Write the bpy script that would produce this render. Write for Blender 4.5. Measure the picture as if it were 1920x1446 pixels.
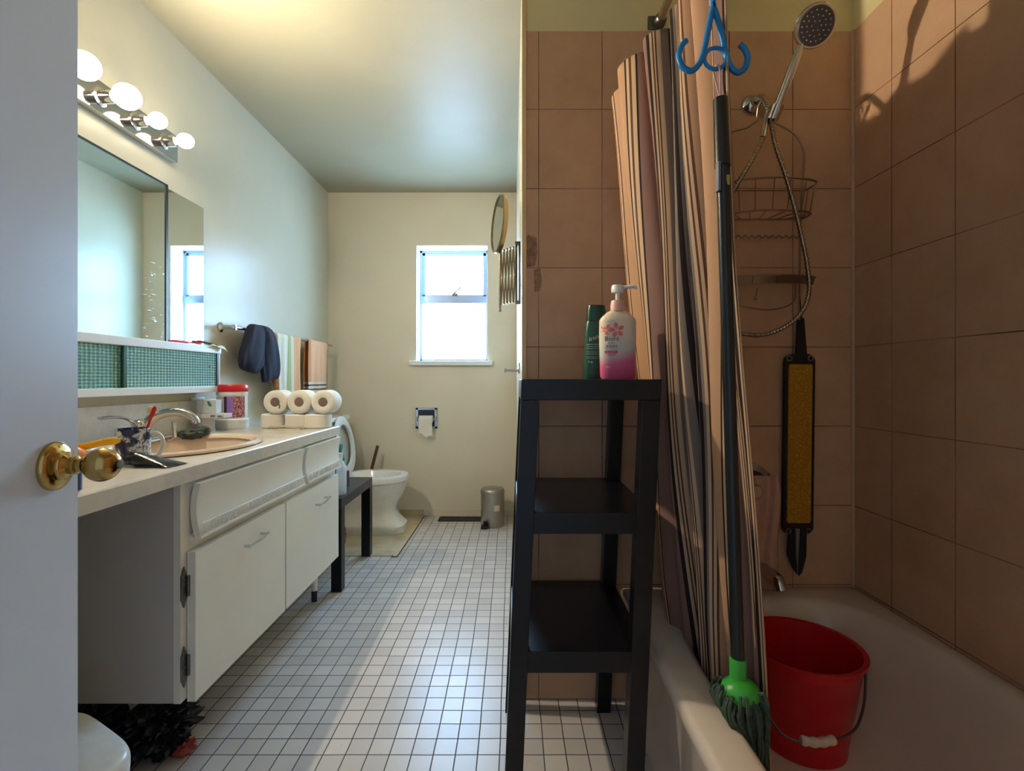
import bpy, bmesh, math, random
from math import sin, cos, pi, sqrt, atan2, radians
from mathutils import Vector, Matrix, noise

random.seed(7)
SC = bpy.context.scene
COL = SC.collection
for _o in list(bpy.data.objects):
    bpy.data.objects.remove(_o)

# ------------------------------------------------------------------ camera, world, exposure
F = 925.0            # focal length in pixels of the 1920x1446 frame
EYE = 1.02           # camera height
HOR = 712.0          # horizon row
cam_d = bpy.data.cameras.new('camera')
cam = bpy.data.objects.new('camera', cam_d); COL.objects.link(cam)
cam.location = (0, 0, EYE); cam.rotation_euler = (pi/2, 0, 0)
cam_d.sensor_width = 36.0; cam_d.sensor_fit = 'HORIZONTAL'
cam_d.lens = 36.0*F/1920.0
cam_d.shift_y = -(723.0-HOR)/1920.0
cam_d.clip_start = 0.02
SC.camera = cam

W = bpy.data.worlds.new('world'); SC.world = W; W.use_nodes = True
W.node_tree.nodes['Background'].inputs[0].default_value = (0.58, 0.76, 1.0, 1)
W.node_tree.nodes['Background'].inputs[1].default_value = 0.55

WINDOW_E = 29.0       # frosted panes lit by the daylight behind them
BULB_E = 3000.0      # the one strong vanity bulb, a directional lamp bright at its front
BULB_BACK = 11.0     # its sides, and the three dim bulbs
SC.view_settings.view_transform = 'Standard'
SC.view_settings.look = 'None'
SC.view_settings.exposure = 0.22
SC.view_settings.gamma = 1.0
SC.view_settings.use_curve_mapping = False

def P(px, py, Y):
    """world point seen at a pixel of the photo at depth Y"""
    return Vector(((px-960.0)*Y/F, Y, EYE+(HOR-py)*Y/F))

# ------------------------------------------------------------------ mesh helpers
WM = {}
def _lin(c):
    return tuple((v/12.92 if v <= .04045 else ((v+.055)/1.055)**2.4) for v in (x/255.0 for x in c))

def crom(pts, n=8, closed=False):
    pts = [Vector(p) for p in pts]
    out = []; m = len(pts)
    rng = range(m if closed else m-1)
    for i in rng:
        if closed:
            a, b, c, d = pts[(i-1) % m], pts[i], pts[(i+1) % m], pts[(i+2) % m]
        else:
            a, b, c, d = pts[max(i-1, 0)], pts[i], pts[i+1], pts[min(i+2, m-1)]
        for k in range(n):
            t = k/n
            out.append(.5*((2*b)+(c-a)*t+(2*a-5*b+4*c-d)*t*t+(3*b-a-3*c+d)*t**3))
    if not closed: out.append(pts[-1])
    return out

class MB:
    def __init__(s): s.bm = bmesh.new(); s.boxy = False
    def _merge(s, t, M=None):
        if M is not None: bmesh.ops.transform(t, matrix=M, verts=t.verts)
        vm = {v: s.bm.verts.new(v.co) for v in t.verts}
        for f in t.faces:
            try: s.bm.faces.new([vm[v] for v in f.verts])
            except ValueError: pass
        t.free(); return s
    def box(s, x0, x1, y0, y1, z0, z1, bev=0, seg=2, M=None):
        t = bmesh.new(); bmesh.ops.create_cube(t, size=1)
        for v in t.verts:
            v.co = Vector(((x0+x1)/2+v.co.x*(x1-x0), (y0+y1)/2+v.co.y*(y1-y0), (z0+z1)/2+v.co.z*(z1-z0)))
        if bev: s.boxy = True
        if bev: bmesh.ops.bevel(t, geom=t.edges[:], offset=bev, segments=seg, affect='EDGES', profile=.5)
        return s._merge(t, M)
    def rings(s, rings, cap0=False, cap1=False, closed=True, M=None):
        """loft through rings (lists of points of equal length)"""
        if M is not None: rings = [[M @ Vector(p) for p in r] for r in rings]
        vs = [[s.bm.verts.new(p) for p in r] for r in rings]
        n = len(vs[0])
        for a, b in zip(vs[:-1], vs[1:]):
            for i in range(n if closed else n-1):
                j = (i+1) % n
                try: s.bm.faces.new((a[i], a[j], b[j], b[i]))
                except ValueError: pass
        if cap0: s.bm.faces.new(vs[0][::-1])
        if cap1: s.bm.faces.new(vs[-1])
        return s
    def lathe(s, prof, n=32, M=None, sx=1, sy=1, exp=2.0):
        """prof: list of (radius, z); exp>2 squares the section off"""
        rr = []
        for r, z in prof:
            ring = []
            for k in range(n):
                a = 2*pi*k/n
                c, d = cos(a), sin(a)
                q = 1.0/((abs(c)**exp+abs(d)**exp)**(1/exp))
                ring.append((max(r, 1e-5)*c*q*sx, max(r, 1e-5)*d*q*sy, z))
            rr.append(ring)
        return s.rings(rr, True, True, M=M)
    def tube(s, pts, r, n=8, closed=False, M=None, flat=None):
        """sweep; r a number or list; flat=(a,b) scales of the section"""
        pts = [Vector(p) for p in pts]; m = len(pts)
        R = r if isinstance(r, (list, tuple)) else [r]*m
        rr = []; up = None
        for i, p in enumerate(pts):
            if closed: t = pts[(i+1) % m]-pts[i-1]
            else: t = pts[min(i+1, m-1)]-pts[max(i-1, 0)]
            t.normalize()
            if up is None:
                up = Vector((0, 0, 1)) if abs(t.z) < .9 else Vector((0, 1, 0))
            x = t.cross(up)
            if x.length < 1e-6: x = t.cross(Vector((1, 0, 0)))
            x.normalize(); y = x.cross(t).normalized(); up = y
            fx, fy = flat if flat else (1, 1)
            rr.append([p+x*(R[i]*fx*cos(2*pi*k/n))+y*(R[i]*fy*sin(2*pi*k/n)) for k in range(n)])
        if closed: rr.append(rr[0])
        return s.rings(rr, not closed, not closed, M=M)
    def cyl(s, a, b, r, r2=None, n=20):
        return s.tube([a, b], [r, r if r2 is None else r2], n)
    def ball(s, c, r, sub=3, sc=(1, 1, 1), disp=0, freq=1, seed=0):
        t = bmesh.new(); bmesh.ops.create_icosphere(t, subdivisions=sub, radius=1)
        for v in t.verts:
            d = v.co.normalized()
            k = 1+(disp*noise.fractal(d*freq+Vector((seed, seed*1.7, 0)), 1.0, 2.0, 4) if disp else 0)
            v.co = Vector(c)+Vector((d.x*r*sc[0]*k, d.y*r*sc[1]*k, d.z*r*sc[2]*k))
        return s._merge(t)
    def grid(s, fn, nu, nv):
        vs = [[s.bm.verts.new(fn(i/nu, j/nv)) for i in range(nu+1)] for j in range(nv+1)]
        for j in range(nv):
            for i in range(nu):
                s.bm.faces.new((vs[j][i], vs[j][i+1], vs[j+1][i+1], vs[j+1][i]))
        return s
    def face(s, pts):
        s.bm.faces.new([s.bm.verts.new(p) for p in pts]); return s
    def prism(s, poly, vec):
        """poly: planar loop, extruded along vec"""
        v = Vector(vec)
        return s.rings([[Vector(p) for p in poly], [Vector(p)+v for p in poly]], True, True)
    def xf(s, fn):
        for v in s.bm.verts: v.co = Vector(fn(v.co))
        return s
    def build(s, name, mat, parent=None, keep=False, smooth=40, solid=0, subd=0, weld=True):
        bm = s.bm
        if weld: bmesh.ops.remove_doubles(bm, verts=bm.verts, dist=1e-6)
        bmesh.ops.recalc_face_normals(bm, faces=bm.faces)
        me = bpy.data.meshes.new(name)
        if parent is not None: M = WM[parent]
        elif keep: M = Matrix()
        else:
            xs = [v.co for v in bm.verts]
            lo = Vector([min(c[i] for c in xs) for i in range(3)]); hi = Vector([max(c[i] for c in xs) for i in range(3)])
            M = Matrix.Translation(((lo.x+hi.x)/2, (lo.y+hi.y)/2, lo.z))
        bmesh.ops.transform(bm, matrix=M.inverted(), verts=bm.verts)
        for f in bm.faces: f.smooth = bool(smooth)
        bm.to_mesh(me); bm.free()
        if smooth and smooth < 180: me.set_sharp_from_angle(angle=radians(smooth))
        o = bpy.data.objects.new(name, me); COL.objects.link(o)
        if mat: me.materials.append(mat)
        if parent is not None:
            o.parent = parent
        else: o.matrix_world = M
        WM[o] = M
        if s.boxy and smooth:
            md = o.modifiers.new('weighted normals', 'WEIGHTED_NORMAL'); md.keep_sharp = True; md.weight = 100
        if solid:
            md = o.modifiers.new('thickness', 'SOLIDIFY'); md.thickness = solid; md.offset = 0
        if subd:
            md = o.modifiers.new('subdivision', 'SUBSURF'); md.levels = subd; md.render_levels = subd
        return o

def tag(o, label, cat, group=None, kind=None):
    o['label'] = label; o['category'] = cat
    if group: o['group'] = group
    if kind: o['kind'] = kind
    return o
def thing(name, loc, label, cat, group=None, kind=None):
    o = bpy.data.objects.new(name, None); COL.objects.link(o); o.empty_display_size = .05
    o.location = loc; WM[o] = Matrix.Translation(Vector(loc))
    return tag(o, label, cat, group, kind)
def copy_tree(o, loc=None, parent=None):
    c = o.copy(); COL.objects.link(c)
    if parent is not None: c.parent = parent
    if loc is not None: c.location = loc
    for ch in list(o.children): copy_tree(ch, None, c)
    return c
def frame(origin, z):
    """matrix taking local Z to direction z"""
    z = Vector(z).normalized()
    return Matrix.Translation(Vector(origin)) @ z.to_track_quat('Z', 'Y').to_matrix().to_4x4()
def text_pts(body, size):
    """flat text as (verts, faces) centred on x, built from the built-in font"""
    c = bpy.data.curves.new('t', 'FONT'); c.body = body; c.size = size; c.align_x = 'CENTER'; c.resolution_u = 2
    o = bpy.data.objects.new('t', c); COL.objects.link(o)
    dg = bpy.context.evaluated_depsgraph_get()
    me = bpy.data.meshes.new_from_object(o.evaluated_get(dg))
    v = [x.co.copy() for x in me.vertices]; f = [list(p.vertices) for p in me.polygons]
    bpy.data.objects.remove(o); bpy.data.meshes.remove(me)
    return v, f
def add_text(mb, body, size, fn):
    v, f = text_pts(body, size)
    vs = [mb.bm.verts.new(fn(p.x, p.y)) for p in v]
    for q in f:
        try: mb.bm.faces.new([vs[i] for i in q])
        except ValueError: pass

# ------------------------------------------------------------------ material helpers
class NT:
    def __init__(s, name):
        s.m = bpy.data.materials.new(name); s.m.use_nodes = True
        s.t = s.m.node_tree; s.n = s.t.nodes; s.l = s.t.links
        s.b = s.n['Principled BSDF']
    def new(s, typ, **kw):
        x = s.n.new(typ)
        for k, v in kw.items(): setattr(x, k, v)
        return x
    def put(s, sock, v):
        if hasattr(v, 'is_output'): s.l.new(v, sock)
        else: sock.default_value = v
    def math(s, op, a, b=None, c=None):
        x = s.new('ShaderNodeMath', operation=op)
        s.put(x.inputs[0], a)
        if b is not None: s.put(x.inputs[1], b)
        if c is not None: s.put(x.inputs[2], c)
        return x.outputs[0]
    def mix(s, f, a, b):
        x = s.new('ShaderNodeMix', data_type='RGBA')
        s.put(x.inputs['Factor'], f)
        s.put(x.inputs[6], a); s.put(x.inputs[7], b)
        return x.outputs[2]
    def coord(s, kind='Object'): return s.new('ShaderNodeTexCoord').outputs[kind]
    def xyz(s, v):
        x = s.new('ShaderNodeSeparateXYZ'); s.l.new(v, x.inputs[0]); return x.outputs
    def noise(s, scale, detail=3, rough=.5, vec=None):
        x = s.new('ShaderNodeTexNoise'); x.inputs['Scale'].default_value = scale
        x.inputs['Detail'].default_value = detail; x.inputs['Roughness'].default_value = rough
        if vec is not None: s.l.new(vec, x.inputs['Vector'])
        return x.outputs['Fac']
    def ramp(s, fac, stops, interp='LINEAR'):
        x = s.new('ShaderNodeValToRGB'); x.color_ramp.interpolation = interp
        e = x.color_ramp.elements
        while len(e) > 1: e.remove(e[-1])
        e[0].position = stops[0][0]; e[0].color = (*stops[0][1], 1)
        for p, c in stops[1:]:
            k = e.new(p); k.color = (*c, 1)
        s.put(x.inputs[0], fac); return x.outputs[0]
    def bump(s, h, strength=.3, dist=.002):
        x = s.new('ShaderNodeBump'); x.inputs['Strength'].default_value = strength
        x.inputs['Distance'].default_value = dist
        s.l.new(h, x.inputs['Height']); s.l.new(x.outputs[0], s.b.inputs['Normal'])
    def base(s, color=None, rough=None, metal=None, spec=None, **kw):
        if color is not None: s.put(s.b.inputs['Base Color'], color if hasattr(color, 'is_output') else (*color, 1))
        if rough is not None: s.put(s.b.inputs['Roughness'], rough)
        if metal is not None: s.b.inputs['Metallic'].default_value = metal
        if spec is not None: s.b.inputs['Specular IOR Level'].default_value = spec
        return s.m
    def step(s, v, a, b):
        x = s.new('ShaderNodeMapRange'); x.interpolation_type = 'SMOOTHSTEP'
        s.put(x.inputs[0], v); s.put(x.inputs[1], a); s.put(x.inputs[2], b)
        return x.outputs[0]

def M_(name, rgb, rough=.5, metal=0, var=.06, scale=40, bump=0, bscale=200, spec=.5, coat=0, trans=0):
    """plain procedural material: base colour with slight mottling"""
    t = NT(name); c = _lin(rgb)
    nz = t.noise(scale, 4, .6, t.coord())
    col = t.ramp(nz, [(.25, tuple(max(0, x*(1-var)) for x in c)), (.75, tuple(min(1, x*(1+var)) for x in c))])
    t.base(col, rough, metal, spec)
    if coat: t.b.inputs['Coat Weight'].default_value = coat; t.b.inputs['Coat Roughness'].default_value = .08
    if trans: t.b.inputs['Transmission Weight'].default_value = trans
    if bump: t.bump(t.noise(bscale, 3, .6, t.coord()), bump, .002)
    return t.m

def paint_mat(name, rgb, rough=.42, bump=.06, spec=.4):
    t = NT(name); c = _lin(rgb)
    nz = t.noise(2.2, 4, .55, t.coord())
    col = t.ramp(nz, [(.3, tuple(x*.95 for x in c)), (.7, tuple(min(1, x*1.03) for x in c))])
    t.base(col, rough, 0, spec)
    t.bump(t.noise(90, 4, .6, t.coord()), bump, .002)
    return t.m

def grid_mask(t, u, v, pu, pv, ou, ov, half):
    """returns (grout mask 0..1 with 1 on the joint, per-tile random)"""
    out = []; ids = []
    for c, p, o in ((u, pu, ou), (v, pv, ov)):
        q = t.math('DIVIDE', t.math('SUBTRACT', c, o), p)
        f = t.math('FRACT', q); ids.append(t.math('FLOOR', q))
        d = t.math('MULTIPLY', t.math('MINIMUM', f, t.math('SUBTRACT', 1.0, f)), p)
        out.append(t.math('SUBTRACT', 1.0, t.step(d, half*.6, half*1.35)))
    m = t.math('MAXIMUM', out[0], out[1])
    cx = t.new('ShaderNodeCombineXYZ'); t.put(cx.inputs[0], ids[0]); t.put(cx.inputs[1], ids[1])
    wn = t.new('ShaderNodeTexWhiteNoise'); wn.noise_dimensions = '3D'; t.l.new(cx.outputs[0], wn.inputs['Vector'])
    return m, wn.outputs['Value'], out

def tile_wall_mat(name, axis, ou, paint_rgb, mould=0.5):
    t = NT(name); co = t.coord(); x, y, z = t.xyz(co)
    u = x if axis == 'x' else y
    g, rnd, _ = grid_mask(t, u, z, .2025, .2525, ou, .3665, .0013)
    nz = t.noise(7, 6, .65, co)
    c0 = t.ramp(nz, [(.25, _lin((198, 156, 120))), (.55, _lin((212, 170, 134))), (.8, _lin((218, 180, 146)))])
    c1 = t.mix(t.math('MULTIPLY', rnd, .22), c0, (*_lin((190, 148, 114)), 1))
    # dirty joints: pale, brown or near black depending on place
    jn = t.noise(2.6, 3, .6, co)
    jc = t.ramp(jn, [(.36, _lin((180, 146, 118))), (.5, _lin((132, 98, 72))), (.64, _lin((52, 36, 26)))]) if mould else None
    c2 = t.mix(g, c1, jc)
    pn = t.noise(3, 3, .5, co)
    pc = t.ramp(pn, [(.3, _lin((222, 206, 150))), (.7, _lin((232, 218, 168)))])
    edge = t.math('GREATER_THAN', z, 2.131)
    # only the face that looks into the tub is tiled
    geo = t.new('ShaderNodeNewGeometry'); n = t.xyz(geo.outputs['Normal'])
    facing = t.math('GREATER_THAN', t.math('ABSOLUTE', n[1 if axis == 'x' else 0]), .7)
    plain = t.math('MAXIMUM', edge, t.math('SUBTRACT', 1.0, facing))
    t.base(t.mix(plain, c2, pc), .38, 0, .4)
    h = t.math('MULTIPLY', t.math('SUBTRACT', 1.0, g), t.math('SUBTRACT', 1.0, edge))
    t.bump(t.math('ADD', h, t.math('MULTIPLY', nz, .15)), .5, .0015)
    return t.m

def floor_mat():
    t = NT('white mosaic floor tiles'); co = t.coord(); x, y, z = t.xyz(co)
    # joints wander a little
    wob = t.math('MULTIPLY', t.math('SUBTRACT', t.noise(3, 2, .5, co), .5), .006)
    g, rnd, _ = grid_mask(t, t.math('ADD', x, wob), t.math('ADD', y, wob), .06, .06, .0264, .0208, .0015)
    c0 = t.mix(rnd, (*_lin((196, 188, 182)), 1), (*_lin((214, 206, 198)), 1))
    nz = t.noise(1.3, 5, .6, co)
    dirt = t.step(nz, .52, .75)
    c1 = t.mix(t.math('MULTIPLY', dirt, .35), c0, (*_lin((186, 166, 138)), 1))
    sp = t.noise(60, 2, .5, co)
    c1 = t.mix(t.math('MULTIPLY', t.step(sp, .7, .8), .4), c1, (*_lin((150, 138, 128)), 1))
    c2 = t.mix(g, c1, (*_lin((70, 62, 62)), 1))
    t.base(c2, t.math('ADD', .30, t.math('MULTIPLY', g, .5)), 0, .45)
    t.bump(t.math('SUBTRACT', 1.0, g), .5, .001)
    return t.m

def metal(name, rgb, rough=.15): return M_(name, rgb, rough, 1.0, .04, 12)

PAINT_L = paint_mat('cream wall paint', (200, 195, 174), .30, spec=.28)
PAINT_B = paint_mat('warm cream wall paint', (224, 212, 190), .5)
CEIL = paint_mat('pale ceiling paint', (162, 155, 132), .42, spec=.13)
TRIMW = paint_mat('white gloss trim paint', (232, 234, 232), .3, .03)
DOORP = paint_mat('white door paint', (222, 231, 244), .35, .1)
FLOOR = floor_mat()
CHROME = metal('chrome', (205, 203, 200), .12)
STEEL = metal('brushed steel', (178, 172, 164), .32)
BRASS = metal('polished brass', (190, 158, 96), .16)
DULL = metal('dull grey metal', (120, 118, 114), .38)
ALU = M_('grey aluminium', (150, 160, 176), .4, .6, .03)
BLACKW = M_('black laminate', (16, 14, 20), .32, 0, .2, 60, spec=.4)
DARKT = M_('dark grey laminate', (38, 38, 46), .35, 0, .1, 60)
WHITEP = M_('white plastic', (236, 236, 232), .3)
CERAM = M_('white glazed ceramic', (232, 228, 220), .12, coat=.3)
TUBM = M_('white tub enamel', (222, 204, 186), .2, 0, .05, 6)
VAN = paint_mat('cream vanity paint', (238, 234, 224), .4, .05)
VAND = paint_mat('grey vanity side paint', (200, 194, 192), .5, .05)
RED = M_('red plastic', (205, 22, 34), .3)
BLACKP = M_('black plastic', (14, 15, 17), .35)
GREEN = M_('bright green plastic', (60, 170, 60), .35)
BLUE = M_('blue plastic', (24, 128, 196), .35)

# ================================================================== THE ROOM
XL, XR, YB, ZC = -1.38, 1.088, 3.70, 2.424
XP, YA = .034, 1.5725         # partition face, end wall of the bath recess
def S(o, label, cat): return tag(o, label, cat, kind='structure')

S(MB().box(-1.5, 1.2, -1.3, 3.95, -.1, 0).build('floor', FLOOR, keep=True), 'bathroom floor of small white square mosaic tiles with dark joints', 'floor')
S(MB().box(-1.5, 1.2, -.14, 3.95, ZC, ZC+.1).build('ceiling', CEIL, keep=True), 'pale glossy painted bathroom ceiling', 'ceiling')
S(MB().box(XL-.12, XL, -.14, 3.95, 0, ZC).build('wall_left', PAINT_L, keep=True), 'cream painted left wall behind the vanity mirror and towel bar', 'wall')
WX0, WX1, WZ0, WZ1 = -.72, -.18, 1.160, 2.028
b = MB()
b.box(XL, WX0, YB, 3.95, 0, ZC); b.box(WX1, 1.2, YB, 3.95, 0, ZC)
b.box(WX0, WX1, YB, 3.95, 0, WZ0); b.box(WX0, WX1, YB, 3.95, WZ1, ZC)
S(b.build('wall_back', PAINT_B, keep=True), 'cream back wall with the small window and paper holder', 'wall')
S(MB().box(XP, 1.2, YA, YA+.13, 0, ZC, .006).build('wall_end', tile_wall_mat('tan wall tiles facing the room', 'x', .085, 0), keep=True), 'tan tiled end wall of the bath recess carrying the shower head', 'wall')
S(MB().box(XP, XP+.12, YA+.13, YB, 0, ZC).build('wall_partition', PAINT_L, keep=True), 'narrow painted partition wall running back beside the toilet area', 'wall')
S(MB().box(XR, XR+.12, -.14, YA, 0, ZC).build('wall_right', tile_wall_mat('tan wall tiles along the bath', 'y', 1.4135, 0), keep=True), 'tan tiled long wall to the right of the bathtub', 'wall')
b = MB()
b.box(XL, -.53, -.14, -.02, 0, ZC); b.box(.33, XR, -.14, -.02, 0, ZC); b.box(-.53, .33, -.14, -.02, 2.04, ZC)
S(b.build('wall_front', PAINT_L, keep=True), 'painted wall with the doorway the photo is taken from', 'wall')
# bare vinyl patch under the toilet
b = MB().prism([(XL, 2.85, .0), (-.69, 2.85, .0), (-.69, 2.83, 0), (-.662, 2.83, 0), (-.655, 3.70, .0), (XL, 3.70, .0)], (0, 0, .003))
t = NT('old stained vinyl'); nz = t.noise(5, 6, .65, t.coord())
t.base(t.ramp(nz, [(.3, _lin((176, 148, 106))), (.5, _lin((206, 188, 154))), (.75, _lin((222, 210, 184)))]), .45)
S(b.build('trim_1', t.m, keep=True), 'stained beige vinyl floor patch around the toilet base', 'floor patch')
b = MB(); b.tube([(-.69, 2.85, .003), (-.69, 2.832, .003), (-.66, 2.832, .003), (-.654, 3.45, .003), (-.653, 3.69, .003)], .0032, 6)
S(b.build('trim_2', M_('dirty brown caulk', (70, 52, 36), .7), keep=True), 'dirty brown edge joint along the vinyl patch', 'joint')
S(MB().box(-.66, XP, 3.688, 3.70, 0, .05, .002).build('baseboard_back', PAINT_B, keep=True), 'low cream skirting under the window wall', 'baseboard')
S(MB().box(XL, -.66, 3.67, 3.70, .003, .05, .004).build('trim_3', t.m, keep=True), 'beige vinyl upstand behind the toilet', 'trim')
S(MB().cyl((XR-.003, YA-.003, .36), (XR-.003, YA-.003, 2.13), .0055, n=8).build('trim_4', M_('pale caulk', (206, 176, 146), .5), keep=True), 'pale caulk line in the tiled corner of the bath recess', 'trim')
S(MB().box(XP-.003, XP+.012, YA-.004, YA+.03, 0, ZC, .002).build('trim_5', paint_mat('tan edge paint', (226, 196, 150), .4), keep=True), 'painted corner edge of the tiled end wall', 'trim')

b = MB()
for poly in ([(979, 462), (990, 440), (1006, 446), (1008, 474), (1003, 498), (984, 502), (979, 486)], [(1001, 506), (1013, 503), (1016, 528), (1012, 546), (1002, 548)]):
    b.prism([P(x_, y_, YA-.0012) for x_, y_ in poly], (0, .0014, 0))
S(b.build('trim_6', M_('chipped dirty grout', (156, 120, 92), .8, 0, .45, 60, .6, 60), keep=True), 'chipped dirty patch at the left edge of the tiled end wall', 'damaged tile')

# ---- window
wn = thing('window_1', ((WX0+WX1)/2, 3.84, WZ0), 'small frosted window with grey frame and white sill in the back wall', 'window', kind='structure')
b = MB()
FY0, FY1 = 3.845, 3.895
b.box(WX0, WX0+.022, FY0, FY1, WZ0, WZ1, .002); b.box(WX1-.022, WX1, FY0, FY1, WZ0, WZ1, .002)
b.box(WX0, WX1, FY0, FY1, WZ1-.022, WZ1, .002); b.box(WX0, WX1, FY0, FY1, WZ0, WZ0+.018, .002)
b.box(WX0, WX1, FY0-.008, FY1, 1.615, 1.668, .002)
b.build('window_frame', ALU, wn)
b = MB()
sx0, sx1, sz0, sz1 = WX0+.022, WX1-.022, 1.668, WZ1-.022
b.box(sx0, sx0+.022, FY0+.002, FY0+.03, sz0, sz1, .002); b.box(sx1-.022, sx1, FY0+.002, FY0+.03, sz0, sz1, .002)
b.box(sx0, sx1, FY0+.002, FY0+.03, sz1-.022, sz1, .002); b.box(sx0, sx1, FY0+.002, FY0+.03, sz0, sz0+.014, .002)
sash = b.build('sash', ALU, wn)
t = NT('daylit frosted glass'); nz = t.noise(120, 2, .5, t.coord())
t.base((.8, .85, .9), .4)
t.b.inputs['Emission Color'].default_value = (.37, .65, 1.0, 1)
t.put(t.b.inputs['Emission Strength'], t.math('ADD', WINDOW_E*.94, t.math('MULTIPLY', nz, WINDOW_E*.12)))
MB().box(sx0+.02, sx1-.02, FY0+.014, FY0+.02, sz0+.012, sz1-.02).build('upper_pane', t.m, wn)
MB().box(WX0+.02, WX1-.02, FY0+.02, FY0+.026, WZ0+.016, 1.62).build('lower_pane', t.m, wn)
b = MB(); q = P(853, 552, 3.83)
b.box(q.x-.022, q.x+.022, 3.822, 3.84, q.z-.012, q.z+.008, .003); b.cyl(q+Vector((-.008, -.008, 0)), q+Vector((.05, -.014, .06)), .005, n=8)
b.ball(q+Vector((0, -.01, .008)), .011, 2)
b.build('latch', DULL, wn)
MB().box(WX0-.045, WX1+.035, 3.665, 3.845, WZ0-.034, WZ0, .005).build('window_sill', TRIMW, wn)
b = MB()
b.box(WX0-.0, WX0+.004, 3.702, 3.845, WZ0, WZ1); b.box(WX1-.004, WX1, 3.702, 3.845, WZ0, WZ1); b.box(WX0, WX1, 3.702, 3.845, WZ1-.004, WZ1)
b.build('reveal_lining', TRIMW, wn)

# ---- open door with brass knob
dd = Vector((-.20, .98, 0)).normalized(); dn = Vector((dd.y, -dd.x, 0))     # along the leaf, out of its face
kn = Vector((-.632, .680, .901))                                             # rosette centre
hinge = kn-dd*.70; hinge.z = 0
door = thing('door_1', hinge, 'white painted bathroom door standing open at the left edge', 'door', kind='structure')
MD = Matrix(((dd.x, dn.x, 0, 0), (dd.y, dn.y, 0, 0), (0, 0, 1, 0), (0, 0, 0, 1)))
MD = Matrix.Translation(hinge) @ MD
MB().box(0, .752, -.036, 0, .012, 2.03, .002, M=MD).build('door_leaf', DOORP, door)
kb = MB().lathe([(.0, 0), (.0335, 0), (.034, .002), (.0338, .004), (.033, .006), (.0315, .008), (.029, .0098), (.026, .011), (.023, .0118), (.020, .0126), (.0185, .014), (.018, .016)], 40, frame(kn, dn)).build('knob_rosette', BRASS, door)
MB().lathe([(.017, .010), (.017, .016), (.012, .020), (.012, .024), (.0125, .026), (.0125, .029), (.0095, .031), (.0095, .036), (.012, .038)], 32, frame(kn, dn)).build('knob_shank', BRASS, door)
prof = [(.009, .036)]
for k in range(25):
    a = pi*(.12+.88*k/24); prof.append((.0238*sin(a), .0585-.0225*cos(a)))
kk = MB().lathe(prof, 36, frame(kn, dn)).build('door_knob', BRASS, door)
MB().lathe([(0, .0795), (.0065, .0795), (.0065, .0822), (.0045, .0824), (0, .0824)], 20, frame(kn, dn)).build('keyhole', DULL, kk)
for zz in (.25, 1.02, 1.8):
    MB().cyl(hinge+Vector((-.0, -.0, zz))+dn*.004, hinge+Vector((0, 0, zz+.09))+dn*.004, .006, n=10).build('hinge', BRASS, door)

# ================================================================== VANITY
CT, CB = .80, .76                       # countertop top, underside
CX, CYE = -.82, 2.348                   # front edge, far end
SKX, SKY, SA, SB = -1.085, 1.62, .215, .27
angs = sorted([2*pi*k/120 for k in range(120)] + [atan2(yy-SKY, xx-SKX) % (2*pi) for xx in (XL, CX) for yy in (.0, CYE)])
def ray_rect(a, x0, x1, y0, y1):
    c, s_ = cos(a), sin(a); tt = 1e9
    if c > 1e-9: tt = min(tt, (x1-SKX)/c)
    if c < -1e-9: tt = min(tt, (x0-SKX)/c)
    if s_ > 1e-9: tt = min(tt, (y1-SKY)/s_)
    if s_ < -1e-9: tt = min(tt, (y0-SKY)/s_)
    return (SKX+c*tt, SKY+s_*tt)
def ray_ell(a, k=1.0):
    c, s_ = cos(a), sin(a); r = k/sqrt((c/SA)**2+(s_/SB)**2)
    return (SKX+c*r, SKY+s_*r)
t = NT('pale marbled laminate'); co = t.coord()
n1 = t.noise(9, 8, .7, co); n2 = t.noise(30, 5, .6, co)
t.base(t.mix(t.math('MULTIPLY', n2, .5), t.ramp(n1, [(.3, _lin((186, 180, 172))), (.5, _lin((214, 208, 196))), (.75, _lin((226, 222, 212)))]), (*_lin((204, 196, 184)), 1)), .22)
LAM = t.m
ct = thing('countertop', (-1.1, 1.2, CB), 'long pale marbled laminate countertop with backsplash along the left wall', 'countertop')
b = MB()
out_t = [(*ray_rect(a, XL+.001, CX-.003, .0, CYE), CT) for a in angs]; out_m = [(*ray_rect(a, XL+.001, CX, .0, CYE), CT-.003) for a in angs]
out_b = [(*ray_rect(a, XL+.001, CX, .0, CYE), CB) for a in angs]
in_t = [(*ray_ell(a, .93), CT) for a in angs]; in_b = [(*ray_ell(a, .93), CB) for a in angs]
b.rings([in_b, in_t, out_t, out_m, out_b, in_b])
b.build('worktop', LAM, ct, smooth=30)
MB().box(XL, XL+.018, .0, CYE, CT, .931, .002).build('backsplash', LAM, ct)

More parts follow.
